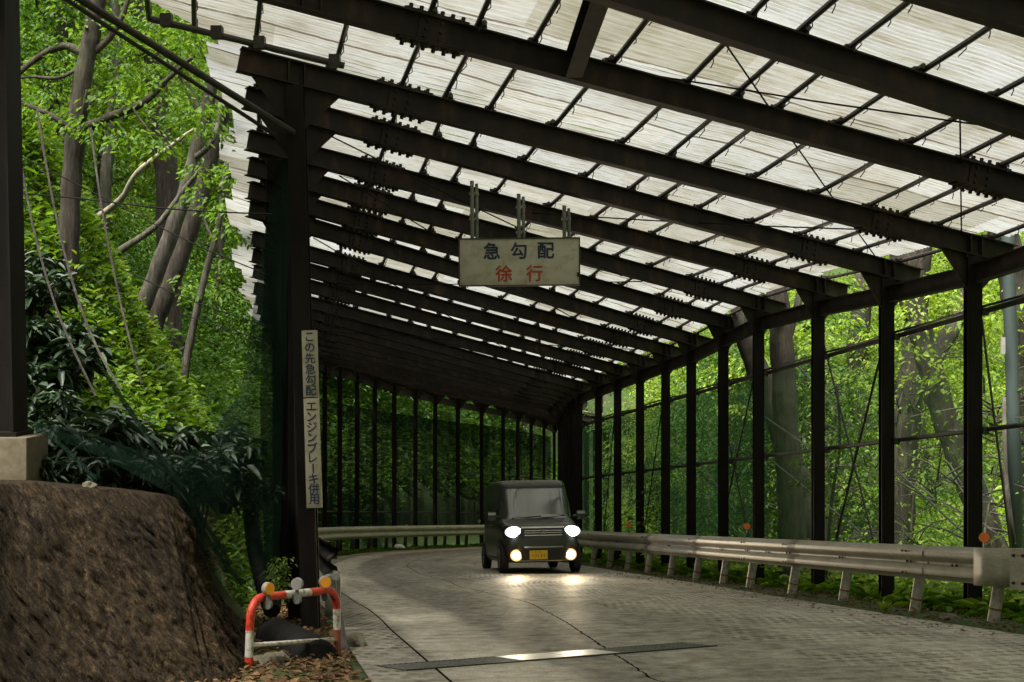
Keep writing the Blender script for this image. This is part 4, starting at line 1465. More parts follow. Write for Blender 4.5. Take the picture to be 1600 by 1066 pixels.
def vsign(px0, py0, px1, py1, text, size, label, gap):
    a, b = at(px0, py0, Yv), at(px1, py1, Yv)
    c = (a + b) / 2
    tilt = math.atan2(a.x - b.x, a.z - b.z)
    h = (a - b).length
    sg = empty('post_sign', tuple(c), (0, tilt, 0), label, 'sign')
    bd = MB().box((0, 0, 0), (24.5 * kv, 0.02, h - 0.004)).build('sign_board', M['postsign'], sg); bevel(bd, 0.004)
    eb = MB()
    for z in (-h / 2 + 0.02, h / 2 - 0.02):
        eb.box((0, 0.035, z), (0.10, 0.05, 0.02))
    eb.build('sign_bracket', M['bolt'], sg)
    n = len(text)
    top_ = h / 2 - gap[0]
    bot_ = -h / 2 + gap[1]
    locs = [(0, top_ + (bot_ - top_) * (i / (n - 1)), 1 if ch == 'ー' else 0) for i, ch in enumerate(text)]
    glyphs(text, size, M['navy'], 'character', sg, locs, 0.0006, 0.0014, -0.0108)


vsign(483.5, 516, 486.5, 621, 'この先急勾配', 17.5 * kv, 'upper narrow cream sign on the front post with vertical Japanese text', (10.5 * kv, 11 * kv))
vsign(486.5, 622, 491.5, 794, 'エンジンブレーキ併用', 18 * kv, 'lower longer cream sign on the front post with vertical Japanese text', (13 * kv, 14 * kv))

# ------------------------------------------------------------ the oncoming van
Yf = 25.0
vp = at(850.5, 0, Yf)
van = empty('parked_van', (vp.x, Yf, gz(0, Yf)), (-math.atan(G), 0, R(8.5)), 'dark box shaped compact van coming up the road with all four lamps lit', 'van')
van.name = 'compact_van'
van.scale = (0.97, 0.955, 0.945)
LV = [  # z, front y, rear y, half width
    (0.21, 0.10, 3.32, 0.66), (0.24, 0.04, 3.36, 0.70), (0.34, 0.005, 3.39, 0.725), (0.50, 0.0, 3.395, 0.733), (0.66, 0.015, 3.395, 0.737),
    (0.80, 0.045, 3.39, 0.737), (0.87, 0.075, 3.385, 0.734), (0.905, 0.12, 3.38, 0.730), (0.955, 0.27, 3.375, 0.722), (1.00, 0.44, 3.37, 0.712), (1.04, 0.52, 3.365, 0.705),
    (1.20, 0.62, 3.36, 0.697), (1.40, 0.74, 3.345, 0.683), (1.58, 0.86, 3.33, 0.667), (1.69, 0.95, 3.30, 0.652), (1.735, 1.02, 3.25, 0.632), (1.757, 1.14, 3.16, 0.59), (1.768, 1.40, 2.95, 0.48), (1.772, 1.80, 2.60, 0.25)]
LVA = np.array(LV)
NEXP = 5.5


def lv_at(z):
    return [np.interp(z, LVA[:, 0], LVA[:, i]) for i in (1, 2, 3)]


def ringpt(z, th):
    yf, yr, hw = lv_at(z)
    c_, s_ = math.cos(th), math.sin(th)
    e = 2 / NEXP
    x = hw * math.copysign(abs(s_) ** e, s_)
    y = (yf + yr) / 2 - (yr - yf) / 2 * math.copysign(abs(c_) ** e, c_)
    return Vector((x, y, z))


def front(z, x, off=0.006):
    yf, yr, hw = lv_at(z)
    a = (yr - yf) / 2
    t = min(abs(x) / hw, 0.9995)
    return Vector((x, (yf + yr) / 2 - a * (1 - t ** NEXP) ** (1 / NEXP) - off, z))


def side(z, y, sgn, off=0.006):
    yf, yr, hw = lv_at(z)
    a = (yr - yf) / 2
    t = min(abs(y - (yf + yr) / 2) / a, 0.9995)
    return Vector((sgn * (hw * (1 - t ** NEXP) ** (1 / NEXP) + off), y, z))


zs = []
for i in range(len(LV) - 1):
    nseg = 3 if LV[i + 1][0] - LV[i][0] > 0.1 else 2
    zs += [LV[i][0] + (LV[i + 1][0] - LV[i][0]) * j / nseg for j in range(nseg)]
zs.append(LV[-1][0])
NT = 96
mb = MB()
rows = []
for z in zs:
    rows.append([ringpt(z, 2 * math.pi * i / NT) for i in range(NT + 1)])
mb.grid(rows)
b0 = len(mb.v)
mb.add(rows[-1][:-1], [tuple(range(NT))])
mb.add(rows[0][:-1], [tuple(range(NT))[::-1]])
bod = mb.build('body', M['blackpaint'], van)
bm = bmesh.new(); bm.from_mesh(bod.data); bmesh.ops.remove_doubles(bm, verts=bm.verts, dist=0.0004); bmesh.ops.recalc_face_normals(bm, faces=bm.faces); bm.to_mesh(bod.data); bm.free()
auto_smooth(bod, 50)


def patch(xs, zs_, off, fn=front):
    return [[fn(z, x, off) for x in xs] for z in zs_]


def shaped(z0, z1, xl, xr, nx_=16, nz_=8, off=0.006, fn=front):
    """patch whose side limits are functions of height"""
    rows = []
    for i in range(nz_ + 1):
        z = z0 + (z1 - z0) * i / nz_
        a, b = xl(i / nz_), xr(i / nz_)
        rows.append([fn(z, a + (b - a) * j / nx_, off) for j in range(nx_ + 1)])
    return rows


MB().grid(shaped(1.03, 1.60, lambda t: -0.655 + 0.032 * t, lambda t: 0.655 - 0.032 * t, 24, 14, 0.008), flip=True).build('windscreen', M['glass'], van, True)
MB().grid(shaped(1.60, 1.655, lambda t: -0.615, lambda t: 0.615, 20, 4, 0.010), flip=True).build('windscreen_band', M['blacktrim'], van, True)
for sgn in (-1, 1):
    for y0, y1, nm in ((0.98, 1.62, 'side_window'), (1.70, 2.42, 'side_window'), (2.50, 3.05, 'side_window')):
        rows = [[side(z, (y0 + (0.14 * (z - 1.0) / 0.55 if y0 < 1 else 0)) + (y1 - y0 - (0.14 * (z - 1.0) / 0.55 if y0 < 1 else 0)) * j / 8, sgn, 0.006) for j in range(9)] for z in np.linspace(1.02, 1.55, 8)]
        MB().grid(rows, flip=(sgn < 0)).build(nm, M['glass'], van, True)
    # quarter glass at the windscreen pillar
    rows = [[side(z, 0.62 + 0.75 * (z - 1.02) + (0.24) * j / 4, sgn, 0.007) for j in range(5)] for z in np.linspace(1.03, 1.36, 5)]
    MB().grid(rows, flip=(sgn < 0)).build('quarter_window', M['glass'], van, True)
# grille, chrome bars, bumper openings
MB().grid(shaped(0.70, 0.845, lambda t: -0.36 - 0.02 * t, lambda t: 0.36 + 0.02 * t, 20, 5, 0.006), flip=True).build('grille', M['blacktrim'], van, True)
gb = MB()
for z, hgt in ((0.862, 0.030), (0.80, 0.012), (0.76, 0.012), (0.715, 0.016)):
    wdt = 0.40 if z > 0.85 else 0.35
    gb.grid(shaped(z - hgt / 2, z + hgt / 2, lambda t: -wdt, lambda t: wdt, 20, 2, 0.020), flip=True)
gb.build('chrome_bar', M['chrome'], van, True)
MB().grid(shaped(0.485, 0.51, lambda t: -0.36, lambda t: 0.36, 20, 2, 0.014), flip=True).build('bumper_trim', M['chrome'], van, True)
MB().grid(shaped(0.26, 0.46, lambda t: -0.40 - 0.02 * t, lambda t: 0.40 + 0.02 * t, 20, 5, 0.005), flip=True).build('bumper_intake', M['blacktrim'], van, True)
MB().grid(shaped(0.232, 0.25, lambda t: -0.45, lambda t: 0.45, 20, 2, 0.012), flip=True).build('bumper_trim', M['chrome'], van, True)
# emblem: a small chrome frame with a two armed mark
em = MB()
yo = front(0.785, 0, 0.035).y
for x0, z0, x1, z1 in ((-0.040, 0.822, -0.030, 0.752), (0.040, 0.822, 0.030, 0.752), (-0.040, 0.822, 0.040, 0.822), (-0.030, 0.752, 0.030, 0.752), (-0.018, 0.812, -0.014, 0.762), (0.018, 0.812, 0.014, 0.762), (-0.016, 0.787, 0.016, 0.787)):
    em.bar((x0, yo, z0), (x1, yo, z1), 0.008, 0.010, (0, 1, 0))
em.build('emblem', M['chrome'], van)
# lamps
for sgn in (-1, 1):
    hx = sgn * 0.53
    surf = front(0.78, hx, 0)
    hs = MB().grid(shaped(0.69, 0.87, lambda t: hx - 0.165, lambda t: hx + 0.165, 12, 6, 0.008), flip=True).build('headlight', M['blacktrim'], van, True)
    bw = [[Vector((hx + rr * 0.168 * math.cos(2 * math.pi * j / 24), surf.y - 0.012 - 0.012 * (1 - rr), 0.78 + rr * 0.106 * math.sin(2 * math.pi * j / 24))) for j in range(25)] for rr in (1.0, 0.85, 0.6, 0.3)]
    MB().grid(bw).build('reflector_bowl', M['lampbowl'], hs, True)
    dm = []
    for i in range(7):
        ph = i / 6 * math.pi / 2
        dm.append([Vector((hx + 0.140 * math.cos(ph) * math.cos(2 * math.pi * j / 20), surf.y - 0.022 - 0.035 * math.sin(ph), 0.78 + 0.092 * math.cos(ph) * math.sin(2 * math.pi * j / 20))) for j in range(21)])
    MB().grid(dm).build('lens', M['headlamp'], hs, True)
    fx = sgn * 0.50
    sf = front(0.35, fx, 0)
    fg = MB().disc((fx, sf.y - 0.004, 0.35), (0, 1, 0), 0.108, 0.03, 24).build('fog_light', M['fogbowl'], van)
    dm = []
    for i in range(6):
        ph = i / 5 * math.pi / 2
        dm.append([Vector((fx + 0.078 * math.cos(ph) * math.cos(2 * math.pi * j / 20), sf.y - 0.020 - 0.03 * math.sin(ph), 0.35 + 0.074 * math.cos(ph) * math.sin(2 * math.pi * j / 20))) for j in range(21)])
    MB().grid(dm).build('lens', M['foglamp'], fg, True)
    for nm, loc, en, colr, dn in (('headlight_beam', (hx, surf.y - 0.12, 0.78), 100, (1.0, 0.88, 0.66), 0.7), ('fog_light_beam', (fx, sf.y - 0.12, 0.35), 50, (1.0, 0.66, 0.32), 0.2)):
        ld = bpy.data.lights.new(nm, 'SPOT')
        ld.energy = en; ld.color = colr; ld.spot_size = R(62); ld.spot_blend = 0.9; ld.shadow_soft_size = 0.07
        lo_ = bpy.data.objects.new(nm, ld); COL.objects.link(lo_); lo_.parent = van
        lo_.location = loc
        lo_.rotation_euler = (R(90 - dn), 0, R(180))
# number plate
py_ = front(0.35, 0, 0.02).y
pb = MB().box((-0.10, py_, 0.355), (0.33, 0.012, 0.165)).build('number_plate', M['plate'], van)
pm = MB()
for x, z, sw, hh in ((-0.15, 0.405, 0.045, 0.018), (-0.085, 0.405, 0.03, 0.018), (-0.055, 0.405, 0.025, 0.018), (-0.205, 0.34, 0.02, 0.035), (-0.15, 0.34, 0.026, 0.06), (-0.11, 0.34, 0.022, 0.06), (-0.05, 0.34, 0.026, 0.06), (0.0, 0.34, 0.024, 0.06)):
    pm.box((x, py_ - 0.0075, z), (sw * 0.55, 0.002, hh))
pm.build('plate_mark', M['platemark'], pb)
# mirrors, wiper, wheels, arches
for sgn in (-1, 1):
    mm = MB().tube([(sgn * 0.70, 0.80, 1.06), (sgn * 0.78, 0.78, 1.07)], 0.025, 8)
    mm.box((sgn * 0.845, 0.77, 1.08), (0.15, 0.09, 0.17))
    o = mm.build('wing_mirror', M['blackpaint'], van); bevel(o, 0.018, 2)
    MB().box((sgn * 0.845, 0.735, 1.125), (0.14, 0.06, 0.045)).build('mirror_cap', M['silver'], o)
    for y in (0.56, 2.94):
        wh = MB().tube([(sgn * 0.60, y, 0.285), (sgn * 0.612, y, 0.285), (sgn * 0.735, y, 0.285), (sgn * 0.747, y, 0.285)], [0.255, 0.285, 0.285, 0.262], 32).build('wheel', M['rubber'], van, True)
        auto_smooth(wh, 35)
        rm = MB().tube([(sgn * 0.740, y, 0.285), (sgn * 0.752, y, 0.285)], 0.19, 28)
        for i in range(7):
            th = i * 2 * math.pi / 7
            rm.bar((sgn * 0.754, y + 0.04 * math.cos(th), 0.285 + 0.04 * math.sin(th)), (sgn * 0.754, y + 0.17 * math.cos(th), 0.285 + 0.17 * math.sin(th)), 0.04, 0.016, (1, 0, 0))
        rm.build('rim', M['rim'], wh)
        ar = []
        for i in range(21):
            th = i / 20 * math.pi
            ar.append([side(max(0.215, 0.285 + rr * math.sin(th)), y - rr * math.cos(th), sgn, 0.004) for rr in (0.30, 0.36)])
        MB().grid(ar, flip=(sgn > 0)).build('wheel_arch', M['blacktrim'], van, True)
    rows = [[side(z, y, sgn, 0.004) for y in np.linspace(0.95, 2.55, 8)] for z in (0.22, 0.27, 0.31)]
    MB().grid(rows, flip=(sgn < 0)).build('sill_trim', M['blacktrim'], van, True)
    for y in (1.66, 2.46):
        rows = [[side(z, y + dy, sgn, 0.0045) for dy in (-0.006, 0.006)] for z in np.linspace(0.32, 1.58, 12)]
        MB().grid(rows, flip=(sgn < 0)).build('door_gap', M['blacktrim'], van, True)
    for y in (1.52, 1.84):
        a = side(0.90, y, sgn, 0.02)
        MB().box(a, (0.03, 0.16, 0.035)).build('door_handle', M['blackpaint'], van)
wp = MB()
for x0, x1 in ((-0.50, 0.05), (0.02, 0.50)):
    wp.tube([front(1.035, x0, 0.02), front(1.05, (x0 + x1) / 2, 0.02), front(1.075, x1, 0.02)], 0.009, 5)
wp.build('wiper', M['blacktrim'], van)
rf = MB().grid([[ringpt(z, 2 * math.pi * i / NT) + Vector((0, 0, 0.004)) for i in range(NT + 1)] for z in (1.742, 1.757, 1.768, 1.772)])
rf.add([ringpt(1.772, 2 * math.pi * i / NT) + Vector((0, 0, 0.004)) for i in range(NT)], [tuple(range(NT))])
o = rf.build('roof', M['vanroof'], van, True)
for x in (-0.42, 0.42):
    MB().box((x, 1.35, 1.775), (0.02, 0.02, 0.02)).build('roof_stud', M['blacktrim'], van)
ta = MB()
for x in (-0.20, -0.12, 0.05):
    pass

# ------------------------------------------------------------ leaves
def leaf_arrays(C, L, W, axis=None, normal=None, spread=1.0, fold=0.12, droop=0.25):
    n = len(C)
    if axis is None:
        th = rng.uniform(0, 2 * np.pi, n)
        axis = np.stack([np.cos(th), np.sin(th), rng.normal(-0.25, 0.35, n)], 1)
    axis = axis / np.linalg.norm(axis, axis=1, keepdims=True)
    if normal is None:
        normal = np.stack([rng.normal(0, 0.45 * spread, n), rng.normal(0, 0.45 * spread, n), np.ones(n)], 1)
    normal = normal - axis * (normal * axis).sum(1, keepdims=True)
    normal /= np.linalg.norm(normal, axis=1, keepdims=True) + 1e-9
    s = np.cross(normal, axis)
    L = np.broadcast_to(L, n)[:, None]; W = np.broadcast_to(W, n)[:, None]
    up = normal * L * fold
    dn = -np.array([[0, 0, 1.0]]) * L * droop
    v = np.stack([C,
                  C + axis * L * 0.30 + s * W * 0.5 + up,
                  C + axis * L * 0.68 + s * W * 0.40 + up + dn * 0.4,
                  C + axis * L + dn,
                  C + axis * L * 0.68 - s * W * 0.40 + up + dn * 0.4,
                  C + axis * L * 0.30 - s * W * 0.5 + up], 1).reshape(-1, 3)
    b = (np.arange(n) * 6)[:, None]
    q = np.concatenate([b + np.array([[0, 1, 2, 3]]), b + np.array([[0, 3, 4, 5]])], 1).reshape(-1, 4)
    return v, q


def leaf_obj(name, arrs, mat, parent=None):
    vs, qs, b = [], [], 0
    for v, q in arrs:
        vs.append(v); qs.append(q + b); b += len(v)
    return link(name, np_mesh(name, np.concatenate(vs), np.concatenate(qs)), mat, parent)


def sprays(centres, per, rad, thick, L, aspect=0.55, spread=1.0):
    """flat tiers of leaves round each centre"""
    centres = np.asarray(centres, float)
    n = len(centres) * per
    c = np.repeat(centres, per, 0)
    th = rng.uniform(0, 2 * np.pi, n)
    r = rad * np.sqrt(rng.uniform(0, 1, n)) * np.repeat(rng.uniform(0.6, 1.25, len(centres)), per)
    tilt = np.repeat(rng.normal(0, 0.32, (len(centres), 2)), per, 0)
    dx, dy = r * np.cos(th), r * np.sin(th)
    dz = dx * tilt[:, 0] + dy * tilt[:, 1] + rng.normal(0, thick, n) - 0.25 * r * r / max(rad, 0.01)
    P_ = c + np.stack([dx, dy, dz], 1)
    ax = np.stack([np.cos(th + rng.normal(0, 0.6, n)), np.sin(th + rng.normal(0, 0.6, n)), rng.normal(-0.3, 0.25, n)], 1)
    Ls = L * rng.uniform(0.6, 1.25, n)
    return leaf_arrays(P_, Ls, Ls * aspect, ax, None, spread)


def taper_tube(mb, pts, r0, r1, n=9):
    pts = catmull([Vector(p) for p in pts], 5)
    m_ = len(pts)
    rad = []
    for i in range(m_):
        t = i / (m_ - 1)
        rad.append((r0 + (r1 - r0) * t) * (1 + 0.07 * math.sin(i * 1.9 + r0 * 50)))
    mb.tube(pts, rad, n)
    return pts


def gen_tree(seed, h, r, lean=(0.05, 0.0), start=0.35, nl=9, reach=2.6):
    """trunk and limbs in local space, with spray centres"""
    rg = random.Random(seed)
    mb = MB()
    tp = []
    x = y = 0.0
    for i in range(7):
        t = i / 6
        tp.append(Vector((lean[0] * h * t + 0.25 * math.sin(t * 4 + seed), lean[1] * h * t + 0.2 * math.cos(t * 3.3 + seed) - 0.2 * math.cos(seed), h * t - (0.4 if i == 0 else 0))))
    tr = taper_tube(mb, tp, r, r * 0.22, 10)
    cs = []
    for j in range(nl):
        t = start + (1 - start) * (j + rg.random() * 0.7) / nl
        i = min(int(t * (len(tr) - 1)), len(tr) - 2)
        b = tr[i]
        an = j * 2.4 + rg.random() * 1.1
        ln = reach * (1.15 - 0.65 * t) * rg.uniform(0.75, 1.2)
        d = Vector((math.cos(an), math.sin(an), rg.uniform(0.15, 0.6)))
        p1 = b + d * ln * 0.4 + Vector((0, 0, rg.uniform(-0.1, 0.15)))
        p2 = b + d * ln * 0.75 + Vector((rg.uniform(-0.2, 0.2), rg.uniform(-0.2, 0.2), rg.uniform(-0.1, 0.3)))
        p3 = b + d * ln + Vector((rg.uniform(-0.3, 0.3), rg.uniform(-0.3, 0.3), rg.uniform(-0.3, 0.3)))
        rr = r * 0.42 * (1.1 - 0.6 * t)
        lp_ = taper_tube(mb, [b, p1, p2, p3], rr, 0.012, 6)
        for q in lp_[5:]:
            if rg.random() < 0.75:
                e = q + Vector((rg.uniform(-0.8, 0.8), rg.uniform(-0.8, 0.8), rg.uniform(-0.35, 0.45)))
                mb.tube([q, q.lerp(e, 0.5) + Vector((0, 0, 0.06)), e], [0.014, 0.010, 0.005], 4)
                cs += [e, q.lerp(e, 0.6) + Vector((0, 0, rg.uniform(-0.1, 0.2)))]
        cs.append(p3)
    cs.append(tr[-1])
    return mb, cs


TREE_LABELS = {}


def make_variant(seed, h, r, barkm, leafm, per, L, **kw):
    mb, cs = gen_tree(seed, h, r, **kw)
    me_t = mb.build('tmp', barkm, None, True)
    lo_ = leaf_obj('tmp2', [sprays(cs, per, 0.62, 0.07, L)], leafm)
    a, b = me_t.data, lo_.data
    a.name, b.name = 'trunk', 'crown'
    bpy.data.objects.remove(me_t); bpy.data.objects.remove(lo_)
    return a, b


def put_tree(var, loc, rz, sc, label, group, name='woodland_tree'):
    e = empty(name, loc, (0, 0, rz), label, 'tree', group)
    e.scale = (sc, sc, sc)
    for me_, nm in ((var[0], 'trunk'), (var[1], 'crown')):
        o = bpy.data.objects.new(nm, me_); COL.objects.link(o); o.parent = e
    return e


VAR = [
    make_variant(3, 11.0, 0.17, M['bark_brown'], M['leaf_spring'], 78, 0.092, lean=(0.06, -0.02), start=0.28, nl=9),
    make_variant(8, 9.0, 0.12, M['bark_grey'], M['leaf_spring'], 78, 0.088, lean=(-0.08, 0.03), start=0.25, nl=11),
    make_variant(13, 12.0, 0.20, M['bark_dark'], M['leaf_mid'], 84, 0.092, lean=(0.10, 0.02), start=0.25, nl=12, reach=3.0),
    make_variant(21, 7.0, 0.09, M['bark_brown'], M['leaf_yellow'], 78, 0.088, lean=(0.04, 0.05), start=0.15, nl=10, reach=2.2),
    make_variant(34, 4.6, 0.06, M['bark_dark'], M['leaf_mid'], 66, 0.085, lean=(0.05, 0.05), start=0.10, nl=10, reach=1.8),
    make_variant(55, 5.2, 0.06, M['bark_grey'], M['leaf_spring'], 66, 0.085, lean=(-0.05, 0.02), start=0.10, nl=10, reach=2.0),
]


def scatter(n, ok, xr, yr, mind, seed):
    rg = np.random.default_rng(seed)
    out = []
    tries = 0
    while len(out) < n and tries < n * 80:
        tries += 1
        x, y = rg.uniform(*xr), rg.uniform(*yr)
        if not ok(x, y): continue
        if any((x - a) ** 2 + (y - b) ** 2 < mind * mind for a, b in out): continue
        out.append((x, y))
    return out


def dLR(x, y):
    return float(dist_poly(np.array([x]), np.array([y]), wallL)[0]), -float(dist_poly(np.array([x]), np.array([y]), wallR)[0])


rg = random.Random(5)
# hillside on the left
def okL(x, y):
    d = dLR(x, y)[0]
    return d > 3.4 and -0.46 < x / y < 0.06 and not (x / y > -0.37 and y < 25)
for i, (x, y) in enumerate(scatter(22, okL, (-34, 2), (20, 74), 2.6, 11)):
    vi = rg.choice([0, 1, 2, 3, 4, 5, 0, 1])
    put_tree(VAR[vi], (x, y, tz(x, y) - 0.1), rg.uniform(0, 6.28), rg.uniform(0.85, 1.25), 'leafy woodland tree among others on the steep hillside left of the shelter', 'trees on the hillside')
# woodland on the right
def okR(x, y):
    d = dLR(x, y)[1]
    return d > 4.2 and 0.02 < x / y < 0.46 and y > 20
for i, (x, y) in enumerate(scatter(15, okR, (2, 36), (19, 72), 2.4, 23)):
    vi = rg.choice([0, 3, 5, 3, 4, 1, 5, 3])
    put_tree(VAR[vi], (x, y, tz(x, y) - 0.1), rg.uniform(0, 6.28), rg.uniform(0.8, 1.2), 'pale green woodland tree among others beyond the right wall', 'trees beyond the right wall')
def okR2(x, y):
    d = dLR(x, y)[1]
    return d > 2.0 and 0.05 < x / y < 0.2
for i, (x, y) in enumerate(scatter(12, okR2, (1, 9), (27, 50), 1.8, 29)):
    put_tree(VAR[(5, 3, 4)[i % 3]], (x, y, tz(x, y) - 0.1), rg.uniform(0, 6.28), rg.uniform(0.8, 1.1), 'pale green woodland tree among others beyond the right wall', 'trees beyond the right wall')
# beyond the bend
def okF(x, y):
    d = dLR(x, y)[0]
    return d > 2.5 and -0.16 < x / y < 0.14 and y > 44
for i, (x, y) in enumerate(scatter(14, okF, (-12, 10), (44, 86), 2.6, 41)):
    vi = rg.choice([2, 4, 0, 5])
    put_tree(VAR[vi], (x, y, tz(x, y) - 0.1), rg.uniform(0, 6.28), rg.uniform(0.9, 1.2), 'shaded tree behind the net of the far outer wall', 'trees behind the far wall')


# thin saplings just outside the right wall
SAP = [make_variant(71, 3.6, 0.022, M['bark_dark'], M['leaf_yellow'], 4, 0.07, lean=(0.05, 0.0), start=0.2, nl=7, reach=0.9), make_variant(77, 2.8, 0.018, M['bark_grey'], M['leaf_spring'], 4, 0.065, lean=(-0.06, 0.02), start=0.2, nl=7, reach=0.8)]
def okS(x, y):
    d = dLR(x, y)[1]
    return 1.9 < d < 5.0 and 0.1 < x / y < 0.42
for i, (x, y) in enumerate(scatter(9, okS, (2, 9), (15, 30), 0.7, 37)):
    put_tree(SAP[i % 2], (x, y, tz(x, y) - 0.05), rg.uniform(0, 6.28), rg.uniform(0.7, 1.2), 'thin leafy sapling among others just outside the right wall', 'saplings outside the right wall', 'sapling')


# the trees one can pick out
def picked(name, label, limbs, barkm, leafm=None, spray_pts=(), per=40, L=0.14, rad=0.5, foot=None, cat='tree'):
    e = empty(name, tuple(foot), (0, 0, 0), label, cat)
    off = Vector(foot)
    mb = MB()
    for li, (pts, r0, r1) in enumerate(limbs):
        pp_ = [at(*p) - off for p in pts]
        if li == 0 or r0 < 0.031 and 'stems' in label:
            b_ = at(*pts[0])
            gzz = tz(b_.x, b_.y) - 0.4
            if gzz < b_.z - 0.3:
                pp_ = [Vector((b_.x - (pp_[1].x - pp_[0].x) * 0.5, b_.y, gzz)) - off] + pp_
                r0 *= 1.12
        taper_tube(mb, pp_, r0, r1, 10)
    mb.build('trunk', barkm, e, True)
    if leafm is not None and len(spray_pts):
        cs = [at(*p) - off for p in spray_pts]
        per, L = (int(per * 1.9), L * 0.70) if L > 0.1 else (per, L)
        leaf_obj('crown', [sprays(cs, per, rad, 0.05, L)], leafm, e)
    return e


def cloud(n, x0, x1, y0, y1, Y0, Y1, seed):
    g = np.random.default_rng(seed)
    return [(g.uniform(x0, x1), g.uniform(y0, y1), g.uniform(Y0, Y1)) for _ in range(n)]


YA = 15.5
picked('woodland_tree', 'brown barked tree nearest the thick front column, forking half way up', [
    ([(86, 680, YA), (92, 600, YA), (100, 500, YA), (107, 400, YA), (111, 300, YA), (118, 210, YA), (128, 130, YA), (146, 40, YA), (160, -60, YA), (172, -160, YA)], 0.125, 0.085),
    ([(120, 205, YA), (165, 186, YA - 0.2), (225, 160, YA - 0.4), (262, 124, YA - 0.5), (300, 90, YA - 0.7)], 0.055, 0.02),
    ([(116, 205, YA), (75, 178, YA), (30, 160, YA + 0.2), (0, 150, YA + 0.3)], 0.035, 0.018),
    ([(128, 84, YA), (100, 72, YA), (60, 90, YA + 0.1), (20, 122, YA + 0.1), (-10, 140, YA)], 0.05, 0.02),
    ([(134, 90, YA), (165, 66, YA), (186, 36, YA), (200, 0, YA), (215, -60, YA)], 0.045, 0.02),
    ([(122, 108, YA), (90, 122, YA - 0.1), (50, 120, YA), (20, 124, YA)], 0.025, 0.012),
    ([(126, 190, YA - 0.1), (136, 140, YA - 0.15)], 0.022, 0.012),
    ([(205, 165, YA - 0.4), (230, 200, YA - 0.5), (268, 232, YA - 0.5)], 0.012, 0.006),
], M['bark_brown'], M['leaf_spring'],
    cloud(15, 140, 340, 128, 235, YA - 1.2, YA + 0.3, 1) + cloud(18, 30, 330, -40, 120, YA - 0.5, YA + 1.6, 2) + cloud(8, 30, 110, 120, 300, YA, YA + 2, 3), 84, 0.070, 0.36, at(88, 660, YA))
Y2 = 24.0
picked('woodland_tree', 'pale lichen covered trunk leaning right, left one of a crossing pair on the hillside', [
    ([(206, 530, Y2), (215, 500, Y2), (250, 410, Y2), (286, 310, Y2), (310, 220, Y2), (330, 140, Y2), (352, 40, Y2), (372, -60, Y2)], 0.150, 0.09),
    ([(318, 190, Y2), (290, 130, Y2), (262, 90, Y2), (240, 30, Y2)], 0.07, 0.03),
    ([(300, 250, Y2), (335, 215, Y2 - 0.3), (352, 120, Y2)], 0.06, 0.03),
], M['bark_grey'], M['leaf_spring'], cloud(22, 210, 390, -40, 120, Y2 - 1.5, Y2 + 1.5, 4), 36, 0.14, 0.5, at(196, 555, Y2))
Y3 = 25.0
picked('woodland_tree', 'grey brown trunk leaning right, the thicker right one of a crossing pair on the hillside', [
    ([(236, 530, Y3), (242, 505, Y3), (272, 430, Y3), (305, 335, Y3), (330, 245, Y3), (352, 160, Y3), (378, 70, Y3), (400, -40, Y3)], 0.165, 0.10),
    ([(322, 270, Y3), (360, 245, Y3), (400, 238, Y3)], 0.05, 0.02),
    ([(338, 300, Y3), (362, 275, Y3), (385, 272, Y3)], 0.04, 0.02),
], M['bark_brown'], M['leaf_mid'], cloud(24, 280, 420, -40, 200, Y3, Y3 + 3, 5), 36, 0.14, 0.5, at(228, 555, Y3))
picked('woodland_tree', 'thin straight trunk rising from the bright grass bank near the shelter post', [
    ([(288, 590, 21), (300, 520, 21), (322, 425, 21), (342, 350, 21), (350, 285, 21), (362, 200, 21)], 0.062, 0.03),
    ([(335, 380, 21), (318, 340, 21), (312, 300, 21)], 0.025, 0.012),
], M['bark_grey'], M['leaf_spring'], cloud(16, 300, 400, 250, 460, 20, 22, 6), 30, 0.13, 0.4, at(288, 588, 21))
picked('woodland_tree', 'broad dim trunk at the upper left beside the front column', [
    ([(20, 420, 30), (45, 300, 30), (72, 180, 30), (95, 80, 30), (112, -20, 30)], 0.26, 0.18)], M['bark_brown'], M['leaf_mid'], cloud(12, 20, 160, -30, 120, 29, 32, 7), 40, 0.15, 0.6, at(16, 440, 30))
picked('woodland_tree', 'slim dim trunk behind the forked brown tree', [
    ([(140, 480, 28), (158, 380, 28), (166, 280, 28), (176, 160, 28), (182, 60, 28), (176, -40, 28)], 0.13, 0.10),
    ([(170, 250, 28), (190, 190, 28), (190, 120, 28)], 0.06, 0.03)], M['bark_grey'], M['leaf_mid'], cloud(12, 120, 260, -30, 260, 27, 30, 8), 40, 0.14, 0.6, at(138, 490, 28))
picked('woodland_tree', 'thick dark bent trunk high on the hillside under the roof edge', [
    ([(262, 300, 31), (250, 200, 31), (244, 130, 31), (238, 80, 31), (222, 30, 31), (205, -40, 31)], 0.24, 0.19)], M['bark_brown'], M['leaf_spring'], cloud(14, 180, 340, -30, 150, 29, 32, 9), 40, 0.14, 0.6, at(266, 340, 31))
for i, (pts, r0, r1, lab) in enumerate([
    ([(118, 362, 20), (150, 342, 20), (190, 310, 19.8), (214, 270, 19.6), (262, 232, 19.5), (302, 202, 19.4)], 0.06, 0.022, 'pale barkless dead branch slanting up across the hillside'),
    ([(165, 405, 22), (190, 390, 22), (245, 352, 22), (285, 300, 22), (315, 262, 22)], 0.065, 0.03, 'grey fallen branch slanting below the pale dead branch'),
    ([(50, 262, 22), (75, 235, 22), (100, 210, 22), (150, 150, 22)], 0.05, 0.03, 'thin brown fallen branch left of the forked brown tree')]):
    mb = MB(); taper_tube(mb, [at(*p) for p in pts], r0, r1, 8)
    o = mb.build('dead_branch', M['deadwood' if i == 0 else 'bark_grey'], None, True)
    tag(o, lab, 'branch')

